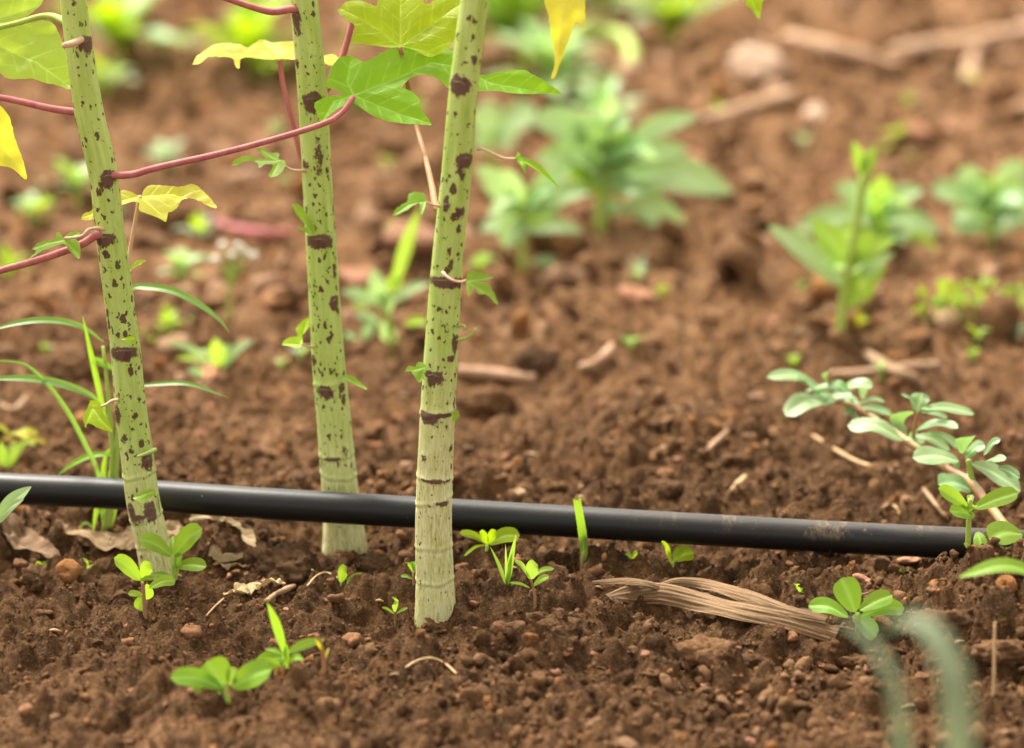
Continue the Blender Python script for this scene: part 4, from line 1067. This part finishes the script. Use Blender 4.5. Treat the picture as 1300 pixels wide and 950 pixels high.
# very near blades, well out of focus
ng = thing('grass_sprout', 'broad arching grey-green blades rising close beside the four-leaved seedling', 'grass', P(1150, 1090, 1.13))
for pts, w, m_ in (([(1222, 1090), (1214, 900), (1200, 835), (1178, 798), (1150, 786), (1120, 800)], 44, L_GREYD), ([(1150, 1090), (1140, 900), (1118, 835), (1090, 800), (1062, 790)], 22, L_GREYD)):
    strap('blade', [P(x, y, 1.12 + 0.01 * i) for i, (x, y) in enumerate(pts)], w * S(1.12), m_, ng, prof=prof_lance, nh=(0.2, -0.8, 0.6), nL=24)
# thin dry stalk at the lower right
tag(tube('dry_stalk', [P(1261, 905, 1.66), P(1262, 850, 1.66), P(1263, 790, 1.665)], [0.0012, 0.001, 0.0006], M_STRAW), 'thin straw-coloured stalk standing upright in the soil heap', 'stalk')

# ------------------------------------------------------------------ weeds further back
a = (580, 60, 3.276)
plant('weed', 'bright green bushy weed in front of the larger weed, behind the front stem', 'weed', (664, 344), zp([(275, 930), (272, 780), (275, 640)], *a),
      zl([(240, 670, 78, 495, 84), (262, 700, 205, 835, 100), (290, 690, 548, 605, 92), (300, 650, 478, 495, 90), (300, 765, 525, 770, 60), (262, 645, 178, 515, 70), (278, 655, 272, 580, 60, {'mat': L_BRIGHT}), (250, 740, 170, 620, 70), (280, 720, 420, 690, 70, {'mat': L_BRIGHT}), (300, 900, 460, 915, 44)], *a), mat=L_WEED, prof=prof_lance, r=0.003, fill=(10, 664, 270, 60, 20))
plant('weed', 'largest leafy weed on the mound, its pale leaves spreading wide', 'weed', (764, 290), zp([(602, 745), (605, 560), (640, 320)], *a),
      zl([(560, 440, 300, 300, 115), (540, 410, 350, 262, 105), (580, 400, 470, 300, 80), (640, 350, 645, 200, 50), (720, 380, 1002, 285, 76), (680, 460, 962, 425, 88), (700, 520, 1145, 605, 135), (690, 660, 955, 745, 108), (520, 490, 325, 470, 105), (620, 340, 572, 262, 46), (660, 400, 715, 345, 56, {'mat': L_BRIGHT}), (580, 600, 470, 560, 90),
          (600, 500, 700, 560, 80), (590, 560, 560, 440, 80, {'mat': L_BRIGHT}), (640, 480, 760, 390, 70), (650, 600, 800, 610, 80), (560, 520, 640, 420, 80), (600, 640, 690, 700, 60), (610, 420, 560, 380, 60), (650, 560, 860, 500, 90)], *a), mat=L_WEED, prof=prof_lance, r=0.005, fill=(26, 765, 205, 85, 24))
plant('weed', 'pale weed half hidden by the front stem and hanging leaf', 'weed', (628, 225), zp([(150, 550), (150, 360)], *a), zl([(150, 380, 90, 240, 120), (160, 370, 330, 260, 120), (150, 380, 140, 330, 70, {'mat': L_BRIGHT}), (150, 400, 250, 380, 80), (140, 420, 60, 400, 80)], *a), mat=L_WEED, r=0.003)
a = (940, 150, 3.275)
plant('weed', 'tall upright weed with paired leaves and a forked bud on top', 'weed', (1066, 436), zp([(412, 930), (425, 780), (458, 580), (490, 400), (512, 240)], *a),
      zl([(432, 705, 116, 448, 92, {'mat': L_WEED}), (440, 605, 296, 420, 96), (478, 600, 645, 505, 66), (470, 605, 560, 470, 60), (450, 785, 604, 615, 98), (470, 680, 640, 560, 44, {'mat': L_WEED}), (505, 245, 466, 96, 50), (515, 245, 560, 118, 50), (510, 235, 515, 140, 40)], *a), mat=L_BRIGHT, prof=prof_lance, r=0.0036, fill=(4, 1078, 330, 46, 20))
plant('weed', 'leafy pale weed standing behind the tall upright weed', 'weed', (1105, 322), zp([(560, 560), (560, 420)], *a), zl([(540, 400, 220, 470, 96), (550, 380, 390, 290, 90), (570, 360, 600, 240, 80, {'mat': L_BRIGHT}), (580, 400, 760, 300, 86), (580, 430, 830, 480, 80), (570, 450, 820, 545, 60, {'mat': L_BRIGHT}), (560, 430, 440, 440, 70), (560, 400, 680, 360, 80), (560, 440, 700, 520, 70)], *a), mat=L_WEED, prof=prof_lance, r=0.004, fill=(12, 1110, 280, 62, 22))
plant('weed', 'broad bright weed on the rise by the tall upright weed', 'weed', (1254, 312), zp([(1028, 530), (1032, 400)], *a), zl([(1022, 405, 795, 295, 96), (1030, 385, 905, 215, 100), (1045, 385, 1195, 195, 126), (1040, 480, 1200, 400, 90), (1040, 390, 1000, 230, 70, {'mat': L_BRIGHT}), (1030, 420, 880, 400, 70), (1050, 420, 1240, 330, 90)], *a), mat=L_WEED, r=0.004, fill=(10, 1255, 265, 62, 24))
t = thing('low_weed', 'low mat of small yellow-green leaves beside a pinkish stone', 'weed', G(1232, 402))
for i in range(60):
    x = rng.uniform(1162, 1310); y = 400 + rng.uniform(-26, 8) - 16 * math.exp(-((x - 1232) / 40) ** 2)
    gg = G(x, 402 + rng.uniform(-6, 10))
    leafp('leaf', t, (x, y), (x + rng.uniform(-14, 14), y - rng.uniform(0, 14)), rng.uniform(7, 12), gg.y, rng.choice([L_LIME, L_BRIGHT, L_SEED]), prof=prof_oval, nL=6, nW=4)
for i in range(9):
    x = 1170 + i * 15
    tube('stem', [G(x, 408), P(x + 4, 396, G(x, 408).y), P(x + rng.uniform(-8, 8), 378, G(x, 408).y)], [0.001, 0.0008], M_LIMEST, t, nS=5)
a = (420, 260, 4.75)
plant('weed', 'grassy weed with one tall blade between the middle and front stems', 'weed', (498, 452), zp([(382, 905), (360, 760), (335, 640)], *a),
      zl([(375, 520, 532, 25, 66, {'mat': L_BRIGHT}), (300, 620, 255, 385, 86), (260, 600, 68, 525, 66), (365, 590, 600, 475, 66), (335, 640, 190, 520, 54, {'mat': L_BRIGHT}), (290, 710, 148, 680, 56), (290, 720, 385, 840, 76), (260, 720, 196, 815, 64), (370, 530, 392, 410, 76, {'mat': L_BRIGHT}), (450, 720, 590, 720, 56, {'mat': L_LIME}), (340, 660, 330, 520, 70), (330, 640, 300, 480, 60)], *a), mat=L_WEED, prof=prof_lance, r=0.003)
a = (60, 330, 5.0)
plant('weed', 'small weed with upright bright leaf beside a pinkish dead leaf', 'weed', (278, 471), None, zl([(1095, 695, 1068, 500, 88, {'mat': L_BRIGHT}), (1105, 695, 1310, 510, 56), (1100, 690, 1152, 530, 56), (1060, 680, 750, 525, 40), (1010, 650, 820, 625, 40, {'mat': L_LIME}), (1000, 760, 890, 710, 60)], *a), mat=L_WEED, prof=prof_lance)
t = thing('bud_weed', 'slender weed stems topped with small white buds', 'weed', G(290, 408))
Yb = G(290, 408).y
tube('stem', [P(290, 412, Yb), P(291, 370, Yb), P(294, 340, Yb)], [0.0016, 0.0012], M_LIMEST, t, nS=6)
for bx, by in ((283, 312), (303, 313), (273, 330), (322, 325), (310, 320), (295, 325)):
    st = tube('stalk', [P(292, 365, Yb), P((292 + bx) / 2, (350 + by) / 2, Yb), P(bx, by, Yb)], [0.0011, 0.0008], M_LIMEST, t, nS=6)
    v, f = ico(2)
    ct = P(bx, by, Yb)
    mesh_obj('bud', [ct + Vector(q) * 0.0035 for q in v], [tuple(map(int, q)) for q in f], M_BUD, st)

def rosette(label, base, n, lpx, wpx, hpx, mat, mats2, seed, name='weed', group=None):
    r = random.Random(seed)
    g_ = G(*base)
    t = thing(name, label, 'weed', g_, group)
    sc = S(g_.y)
    top = g_ + Vector((0, 0, hpx * sc * 0.35))
    tube('stem', [g_ - Vector((0, 0, 0.01)), top, g_ + Vector((r.uniform(-.004, .004), 0, hpx * sc * 0.8))], [0.003 * sc * 1400, 0.0015 * sc * 1400], M_LIMEST, t, nS=6)
    for i in range(n):
        an = 2.4 * i + r.uniform(-.3, .3)
        el = r.uniform(0.1, 0.75) if i < n * 0.7 else r.uniform(0.7, 1.3)
        L = lpx * sc * r.uniform(0.65, 1.1)
        z0 = g_ + Vector((0, 0, hpx * sc * r.uniform(0.15, 0.8)))
        d = Vector((math.cos(an) * math.cos(el), math.sin(an) * math.cos(el), math.sin(el)))
        strap('leaf', [z0, z0 + d * L * 0.5 + Vector((0, 0, L * 0.06)), z0 + d * L - Vector((0, 0, L * 0.10))], wpx * sc * r.uniform(0.8, 1.2), mat if r.random() < 0.7 else mats2, t,
              prof=prof_leaf, nh=(-d.x * .5, -d.y * .5, 0.8), nL=9, nW=4)
    return t
back = [
 ('soft green rosette in the gap just right of the leaning stem', (232, 362), 12, 46, 17, 34, L_WEED, L_BRIGHT, 1),
 ('sparse pale sprouts under the small rosette beside the budded stems', (215, 425), 7, 30, 14, 20, L_LIME, L_WEED, 2),
 ('round weed clump left of the leaning stem below the yellow leaf', (98, 260), 13, 48, 20, 40, L_WEED, L_BRIGHT, 3),
 ('weed clump partly hidden by the hanging yellow leaf', (45, 285), 10, 42, 18, 26, L_WEED, L_LIME, 4),
 ('low lime weed behind the lower red leaf stalk', (12, 352), 8, 32, 16, 18, L_LIME, L_BRIGHT, 5),
 ('pale grey-green weed beyond the long red stalk', (212, 215), 9, 44, 22, 20, L_GREY, L_WEED, 6),
 ('small grey-green weed over a reddish clod beyond the leaning stem', (255, 305), 8, 40, 18, 20, L_GREY, L_LIME, 7),
 ('bright yellow-green weed behind the horizontal leaf of the middle stem', (325, 95), 18, 100, 36, 80, L_LIME, L_BRIGHT, 8),
 ('yellow-green weed far behind the leaning stem top', (150, 75), 16, 110, 40, 60, L_LIME, L_WEED, 9),
 ('pale weed seen past the big pale leaf', (135, 120), 9, 60, 26, 24, L_GREY, L_LIME, 10),
 ('large bright weed behind the top of the front stem', (655, 85), 24, 140, 46, 120, L_BRIGHT, L_WEED, 11),
 ('lush green weed beside the hanging yellow leaf tip', (700, 128), 18, 110, 38, 70, L_WEED, L_LIME, 12),
 ('soft green weed patch below the coiled stalk', (760, 165), 12, 76, 26, 30, L_WEED, L_PURS, 13),
 ('dull green weed beyond the coiled stalk', (850, 62), 18, 110, 38, 60, L_LIME, L_GREY, 14),
 ('far yellow-green weed at the edge of bare soil', (770, 25), 16, 120, 40, 50, L_LIME, L_BRIGHT, 15),
 ('tiny green weed beside a pinkish stone beyond the mound', (1140, 178), 6, 28, 14, 14, L_LIME, L_BRIGHT, 16),
 ('tiny weed among clods behind the creeping weed', (1120, 478), 8, 20, 9, 14, L_WEED, L_LIME, 17),
 ('pair of faint sprouts behind the pipe in open soil', (1007, 466), 5, 18, 9, 14, L_SEED, L_LIME, 18),
 ('tiny pale weed beyond the low leafy mat', (1290, 432), 7, 26, 12, 12, L_WEED, L_GREY, 19),
 ('small bright weed in shade below the largest weed', (610, 345), 7, 26, 14, 18, L_SEED, L_BRIGHT, 20),
 ('small yellowish sprouts beside the lower end of the tall weed', (1090, 418), 7, 24, 10, 14, L_LIME, L_OLIVE, 21),
 ('green weed beyond the largest weed, seen through the stalks', (455, 140), 10, 60, 24, 40, L_WEED, L_BRIGHT, 22),
]
for row in back: rosette(*row)
# tiny sprouts dotted over the soil further back
r3 = random.Random(5)
for i in range(46):
    x, y = r3.uniform(10, 1290), r3.uniform(20, 470)
    if 560 < x < 1000 and 150 < y < 330: continue
    near_ = y > 330
    lab = 'tiny pale green sprout between clods behind the pipe' if near_ else 'tiny blurred green sprout on the far dry soil'
    rosette(lab, (x, y), r3.choice([3, 4, 5]), r3.uniform(12, 26), r3.uniform(7, 14), r3.uniform(6, 14), r3.choice([L_WEED, L_LIME, L_GREY]), L_SEED, 200 + i, name='sprout', group='tiny sprouts near the pipe' if near_ else 'tiny sprouts on far soil')
# the coiled stalk
g = G(745, 112)
t = thing('coiled_stalk', 'thick pale stalk bent into a loop on the soil, out of focus', 'stalk', g)
tube('stalk', [P(700, 112, g.y), P(740, 108, g.y), P(785, 100, g.y - .03), P(802, 75, g.y), P(790, 48, g.y + .05), P(755, 40, g.y + .08), P(720, 48, g.y + .08), P(690, 60, g.y + .06)], [0.005, 0.007, 0.008, 0.008, 0.007], M_LIMEST, t, nL=50, nS=10)

# ------------------------------------------------------------------ litter
def flat_leaf(label, outline, centre, veins, n, mat, lift=0.0, name='dry_leaf', cat='dead leaf', **kw):
    g_ = G(*centre)
    t = thing(name, label, cat, g_)
    o = lobed('blade', t, outline, centre, veins, g_.y - lift, n, mat, sec=True, **kw)
    vs_ = np.array([v.co[:] for v in o.data.vertices]) + np.array(g_)
    hz = H(vs_[:, 0], vs_[:, 1]) + 0.0045
    for v, zz, q in zip(o.data.vertices, hz, vs_):
        if q[2] < zz: v.co.z += zz - q[2]
    return t
z = lambda L_: Z(L_, 180, 640, 4.317)
flat_leaf('curled tan dead leaf with ragged edge lying beside the brown twig', z([(445, 517), (480, 505), (500, 488), (515, 440), (560, 445), (600, 428), (650, 440), (700, 445), (790, 458), (760, 485), (730, 502), (620, 500), (590, 530), (560, 572), (535, 560), (510, 577), (490, 545), (450, 572)]), (316, 752),
          [z([(460, 535), (580, 480), (770, 465)])], (0.15, -0.6, 0.78), L_DRY, lift=0.014, wav=0.005, step=3, rag=1.0)
flat_leaf('thin pale dead leaf strip next to the broad glossy seedling', z([(385, 385), (420, 355), (480, 340), (520, 360), (575, 365), (550, 388), (490, 380), (440, 395)]), (290, 726), [z([(400, 378), (560, 368)])], (0, -0.5, 0.86), L_DRY, lift=0.008, wav=0.004, step=3, rag=1.0)
flat_leaf('crumpled papery brown leaf under the pipe near the middle stem', z([(250, 80), (330, 60), (420, 70), (520, 90), (560, 140), (610, 150), (620, 240), (590, 235), (545, 190), (540, 150), (480, 110), (400, 100), (300, 110)]), (300, 672), [z([(260, 85), (420, 85), (600, 200)])], (0.2, -0.6, 0.78), L_DRY, lift=0.006, wav=0.007, step=3, rag=1.2)
flat_leaf('grey-brown withered leaf curl on soil below the papery leaf', z([(360, 270), (410, 250), (440, 270), (500, 255), (545, 250), (550, 275), (480, 300), (430, 312), (390, 295)]), (287, 703), [z([(370, 275), (540, 262)])], (0, -0.5, 0.86), L_DRYB, lift=0.008, wav=0.005, step=3, rag=1.0)
z = lambda L_: Z(L_, 0, 630, 3.94)
flat_leaf('broad flat brown dead leaf passing behind the leaning stem', z([(270, 130), (330, 165), (390, 190), (500, 193), (640, 185), (720, 190), (820, 165), (880, 155), (925, 180), (900, 240), (840, 290), (760, 300), (650, 312), (560, 302), (450, 252), (400, 225), (330, 190)]), (150, 690), [z([(300, 150), (500, 230), (700, 250), (900, 190)])], (0.05, -0.35, 0.93), L_DRYB, lift=0.008, wav=0.006, step=3.5, rag=0.8)
flat_leaf('dusky brown dead leaf fragments near the folded long-leaved seedling', z([(0, 210), (60, 160), (150, 170), (260, 250), (300, 300), (240, 310), (150, 260), (60, 270)]), (30, 688), [z([(10, 215), (280, 300)])], (0, -0.4, 0.9), L_DRYB, lift=0.008, wav=0.006, step=3.5, rag=0.8)
flat_leaf('pinkish dead leaf cupped at the foot of a small weed', Z([(985, 740), (990, 690), (1030, 650), (1080, 670), (1130, 720), (1120, 755), (1050, 775), (1000, 765)], 60, 330, 5.0), (270, 473), [], (0.1, -0.6, 0.78), M_PINK, lift=0.004, wav=0.006, step=3)

# dry husk: two overlapping fibrous strips
g = G(900, 778)
hk = thing('dry_husk', 'long split tan husk lying on the soil right of the front stem', 'husk', g)
def husk(pts, w, nh, curl, fold=0.0, name='strip', prof=None):
    p3 = []
    for x, y, up in pts:
        q = G(x, y + 8)
        p3.append(P(x, y, q.y) + Vector((0, 0, up)))
    strap(name, p3, w, M_HUSK, hk, prof=prof or (lambda q: (0.35 + 0.65 * min(1, q * 4)) * (1 - 0.25 * q ** 4)), nh=nh, nL=44, nW=22, curl=curl, fold=fold, wave=0.18, veins=False, ridge=0.045)
husk([(772, 762, .002), (800, 762, .004), (840, 764, .006), (890, 775, .006), (940, 785, .005), (1000, 795, .004), (1062, 806, 0)], 0.0135, (0.05, -0.8, 0.6), 0.25)
husk([(838, 752, .005), (862, 752, .008), (900, 760, .010), (950, 772, .009), (1000, 784, .006), (1050, 792, .004)], 0.0105, (0.0, -0.55, 0.83), 0.5)
husk([(752, 742, .002), (790, 744, .004), (825, 752, .006), (850, 760, .005)], 0.006, (0.0, -0.4, 0.9), 0.5)

def twig(label, pts, r, mat, name='twig', cat='twig', lift=0.001, group=None, wob=0.25, free=None):
    p3 = []
    for i, (x, y) in enumerate(pts):
        q = G(x, y)
        p3.append(q + Vector((0, 0, lift)))
    o = tube(name, p3, r, mat, None, nL=8 * len(pts), nS=7, wob=wob)
    return tag(o, label, cat, group)
twig('dark slender twig lying along the upper side of the husk', [(895, 758), (930, 764), (975, 771), (1020, 777), (1048, 784)], [0.0018, 0.002, 0.0016], M_DARKTW)
twig('short brown twig leading to the folded grass blade', [(338, 770), (350, 761), (362, 755), (374, 750)], [0.0018, 0.0019, 0.0014], M_TWIG, lift=0.003)
twig('thin pale rootlet arching on the soil below the front stem', [(515, 852), (530, 843), (548, 840), (565, 847), (580, 860)], 0.0007, M_STRAW, lift=0.002)
twig('thin dry stem lying behind the pipe below the creeping weed', [(1032, 560), (1060, 578), (1085, 592), (1110, 600), (1142, 607)], [0.0012, 0.0014, 0.001], M_STRAW, lift=0.004)
twig('stout brown stick on the soil behind the creeping weed', [(1100, 455), (1118, 468), (1140, 480), (1165, 490)], [0.0035, 0.0045, 0.004], M_TWIG, lift=0.004)
twig('pale straight stick lying across clods behind the creeping weed', [(1055, 480), (1100, 478), (1150, 471), (1190, 468)], [0.003, 0.0035, 0.003], M_STICK, lift=0.003)
twig('curved tan stick against a clod beyond the pipe', [(735, 476), (752, 472), (766, 462), (776, 450)], [0.0025, 0.0035, 0.003], M_STICK, lift=0.006)
twig('flat tan stick lying right of the front stem beyond the pipe', [(580, 474), (620, 477), (680, 484)], [0.004, 0.005, 0.004], M_STICK, lift=0.002)
twig('pale straw stick on soil left of the leaning stem', [(52, 466), (75, 473), (100, 478)], [0.002, 0.003, 0.002], M_STICK, lift=0.003)
twig('brown curved root behind the pipe left of the grass tuft', [(0, 520), (20, 527), (35, 508)], [0.002, 0.003, 0.0015], M_TWIG, lift=0.004)
twig('pale diagonal straw chip beyond the pipe', [(897, 577), (912, 563), (924, 552)], [0.0014, 0.002, 0.0014], M_STICK, lift=0.003)
twig('short split straw piece close behind the pipe', [(925, 636), (935, 624), (946, 612)], [0.0016, 0.0024, 0.0014], M_STRAW, lift=0.004)
twig('curled thin rootlet behind the pipe beside the creeping weed', [(1120, 652), (1128, 648), (1138, 652), (1142, 660)], 0.0008, M_STRAW, lift=0.004)
twig('bent twig lying behind the pipe under the creeping weed stem', [(1172, 628), (1185, 645), (1200, 664)], [0.0014, 0.0018, 0.0012], M_TWIG, lift=0.004)
twig('long blurred stick running away beyond the bare soil', [(1000, 62), (1060, 78), (1140, 100)], [0.009, 0.011, 0.008], M_STICK, lift=0.012)
twig('pale forked branch lying far back on bare soil', [(1130, 82), (1180, 72), (1240, 66), (1340, 46)], [0.008, 0.009, 0.010], M_STICK, lift=0.012)
twig('short pale branch propped against the forked branch', [(1245, 72), (1232, 95), (1228, 118)], [0.009, 0.009, 0.007], M_STICK, lift=0.012)
twig('blurred stick on the slope behind the tall upright weed', [(890, 165), (950, 148), (1010, 128)], [0.007, 0.009, 0.007], M_STICK, lift=0.008)
twig('reddish stem lying on soil far behind the horizontal leaf', [(262, 282), (290, 296), (330, 303), (366, 304)], [0.004, 0.005, 0.004], M_RED, lift=0.005)
twig('fine dry root threads beside the curled tan leaf', [(262, 786), (272, 775), (284, 764)], 0.0006, M_STRAW, lift=0.002)
twig('fine curved rootlet by the two-leaved seedling', [(390, 748), (402, 735), (415, 731), (430, 738)], 0.0006, M_STRAW, lift=0.002)
r2 = random.Random(31)
for i in range(26):                                   # straw bits
    x, y = r2.uniform(10, 1290), r2.choice([r2.uniform(500, 610), r2.uniform(720, 930), r2.uniform(720, 930)])
    an, L = r2.uniform(-0.6, 0.6), r2.uniform(9, 26)
    twig('tiny broken straw bit lying on the brown soil', [(x, y), (x + L * .5 * math.cos(an), y + L * .3 * math.sin(an) - 1), (x + L * math.cos(an), y + L * .6 * math.sin(an))], [0.0006, 0.0009, 0.0005], r2.choice([M_STRAW, M_TWIG, M_STICK]), name='straw_bit', cat='straw', lift=0.0015, group='straw bits on the soil')

# stones: shared rough meshes
STONES = {}
def stone_mesh(k, mat):
    key = (k, mat.name)
    if key not in STONES:
        v, f = rough_ball(3, 300 + k, 0.30)
        v = v * np.array([1, 0.9, 0.72])
        me = bpy.data.meshes.new('stone')
        me.from_pydata([tuple(q) for q in v], [], [tuple(map(int, q)) for q in f])
        me.polygons.foreach_set('use_smooth', [True] * len(me.polygons))
        me.materials.append(mat)
        STONES[key] = me
    return STONES[key]
def stone(px, py, w, label, mat=M_STONE, group=None, name='stone', cat='stone', hz=1.0, sink=0.25):
    g_ = G(px, py)
    o = link(bpy.data.objects.new(name, stone_mesh(rng.randrange(8), mat)))
    rr = w * 0.5 * S(g_.y)
    o.scale = (rr, rr * rng.uniform(0.8, 1.1), rr * hz)
    o.rotation_euler = (rng.uniform(-.3, .3), rng.uniform(-.3, .3), rng.uniform(0, 6.28))
    o.location = g_ + Vector((0, 0.3 * rr, rr * hz * (0.45 - sink)))
    return tag(o, label, cat, group)
stone(962, 98, 104, 'large pale cream stone far back on bare soil', M_PALE, hz=0.72, sink=0.1)
stone(1035, 152, 44, 'pale stone on the shaded slope below the sticks', M_PALE)
stone(1162, 173, 40, 'pinkish stone lying beyond the broad bright weed', M_PINK)
stone(1203, 368, 52, 'pinkish stone beside the low mat of leaves', M_PINK)
stone(1104, 384, 52, 'flat pinkish stone just right of the tall upright weed', M_PINK, hz=0.7)
stone(810, 380, 54, 'reddish stone on bare soil below the mound', M_PINK, hz=0.7)
stone(520, 312, 105, 'broad pinkish clod behind the grassy weed', M_PINK, hz=0.6)
stone(455, 358, 60, 'pinkish clod just right of the middle stem', M_PINK, hz=0.6)
stone(268, 152, 34, 'orange stone far behind the leaning stem', M_STONE)
stone(355, 385, 66, 'tan clod left of the middle stem', M_STONE, hz=0.7)
stone(657, 632, 28, 'smooth pale tan stone touching the far side of the pipe', M_TAN)
stone(1290, 560, 30, 'tan stone in soil right of the creeping weed', M_STONE)
stone(759, 520, 24, 'angular tan stone standing out beyond the pipe', M_STONE)
stone(826, 584, 22, 'orange pebble with two others beyond the pipe', M_STONE)
stone(845, 573, 18, 'small pale pebble touching an orange pebble beyond the pipe', M_TAN)
stone(846, 604, 26, 'dull tan pebble below the orange pebble beyond the pipe', M_STONE)
stone(162, 818, 22, 'rounded orange stone in front of the red-stemmed seedling', M_STONE)
stone(60, 780, 15, 'orange oval pebble on soil left of the red-stemmed seedling', M_STONE)
stone(242, 806, 30, 'angular orange stone in front of the curled tan leaf', M_STONE)
stone(246, 764, 15, 'brown round pebble left of the curled tan leaf', M_STONE)
stone(445, 818, 30, 'squarish brown stone in front of the front stem', M_STONE)
stone(428, 762, 26, 'orange-brown stone by the two-leaved seedling', M_STONE)
stone(586, 722, 20, 'brown round stone touching the right of the front stem', M_STONE)
stone(603, 730, 14, 'small brown stone second from the front stem', M_STONE)
stone(635, 800, 24, 'round soil-coloured stone on the heap by the front stem', M_STONE)
stone(720, 832, 18, 'angular tan stone below the husk\'s split end', M_STONE)
stone(348, 820, 20, 'orange pebble beside the folded grass blades', M_STONE)
stone(1095, 742, 34, 'reddish-brown stone behind the four-leaved seedling', M_PINK, hz=0.8)
stone(798, 738, 14, 'small orange pebble above the husk', M_STONE)
stone(757, 726, 26, 'brown clod at the foot of the single grass blade', M_STONE)
stone(1155, 715, 34, 'flat pinkish stone right under the pipe', M_PINK, hz=0.5)
stone(1005, 812, 22, 'orange stone below the far end of the husk', M_STONE)
CL = {}
def clod(px, py, w, label, hz=0.62):
    k = rng.randrange(6)
    if k not in CL:
        v, f = rough_ball(4, 500 + k, 0.26)
        r_ = np.random.RandomState(k)
        nz = sum(a_ * (vn(v[:, 0] * q + 9 * k, v[:, 1] * q + v[:, 2] * q * 0.8, 70 + k) + vn(v[:, 2] * q + 4, v[:, 0] * q - v[:, 1] * q * .7, 71 + k)) for a_, q in ((0.3, 2.2), (0.22, 5), (0.16, 11), (0.08, 22)))
        v = v * (1 + nz)[:, None]
        me = bpy.data.meshes.new('clod')
        me.from_pydata([tuple(q) for q in v], [], [tuple(map(int, q)) for q in f])
        me.polygons.foreach_set('use_smooth', [True] * len(me.polygons))
        me.materials.append(M_CLOD)
        CL[k] = me
    g_ = G(px, py)
    o = link(bpy.data.objects.new('soil_clod', CL[k]))
    rr = w * 0.5 * S(g_.y)
    o.scale = (rr, rr * 0.8, rr * hz)
    o.rotation_euler = (0, 0, rng.uniform(-.6, .6))
    o.location = g_ + Vector((0, 0.4 * rr, rr * hz * 0.2))
    tag(o, label, 'clod')
clod(372, 728, 78, 'crumbly soil clod between the curled tan leaf and middle stem')
clod(48, 742, 44, 'dark soil clod with dry roots near the tiny sprouts', 0.9)
clod(618, 524, 70, 'dark overhanging clod right of the front stem, beyond the pipe', 0.7)
clod(690, 470, 60, 'pointed brown clod beside the curved tan stick', 0.9)
clod(715, 805, 56, 'large crumbly clod left of the husk')
clod(675, 790, 44, 'brown clod beside the pink-stemmed pale seedling')
clod(850, 625, 40, 'brown clod resting near the far side of the pipe')
clod(1205, 800, 90, 'big crumbly clod on the soil heap beside the pipe end')
clod(1275, 835, 80, 'rough clod low on the heap beneath the straw stalk')
clod(1080, 850, 60, 'brown clod in front of the four-leaved seedling')
clod(905, 838, 70, 'reddish crumbly clod in front of the husk middle')
clod(955, 852, 50, 'small reddish clod in front of the husk end')
clod(560, 800, 46, 'clod pressed against the foot of the front stem')
clod(480, 725, 50, 'dark clod between the middle stem and the front stem')
clod(935, 590, 44, 'brown clod beneath the pale diagonal straw chip')
clod(1120, 610, 50, 'dark clod under the creeping weed stem')
clod(90, 470, 70, 'brown clod behind the grass tuft')
for i in range(46):
    pm = r2.choice([M_PINK, M_PINK, M_TAN])
    lab = ('blurred pinkish stone' if pm is M_PINK else 'blurred tan stone') + ' on the far dry soil'
    stone(r2.uniform(10, 1290), r2.uniform(90, 440), r2.uniform(12, 34), lab, pm, group=lab.replace('stone', 'stones'), hz=0.7)
for i in range(190):
    sec_ = r2.random()
    y = r2.uniform(480, 612) if sec_ < 0.33 else (r2.uniform(715, 945) if sec_ < 0.84 else r2.uniform(330, 480))
    x = r2.uniform(5, 1295)
    where = 'far' if y < 480 else ('behind' if y < 640 else 'front')
    pm = r2.choice([M_STONE, M_STONE, M_STONE, M_PINK])
    lab = ('small pinkish' if pm is M_PINK else 'small orange-brown') + {'far': ' pebble on dry soil among the weeds', 'behind': ' pebble in soil just behind the pipe', 'front': ' pebble half sunk in soil in front of the pipe'}[where]
    stone(x, y, min(28, 8 + r2.expovariate(0.22)), lab, pm, group=lab.replace('pebble', 'pebbles').replace('small ', ''), name='pebble', cat='pebble', sink=r2.uniform(0.2, 0.5))

for o in list(bpy.data.objects):
    if '_o' in o: del o['_o']
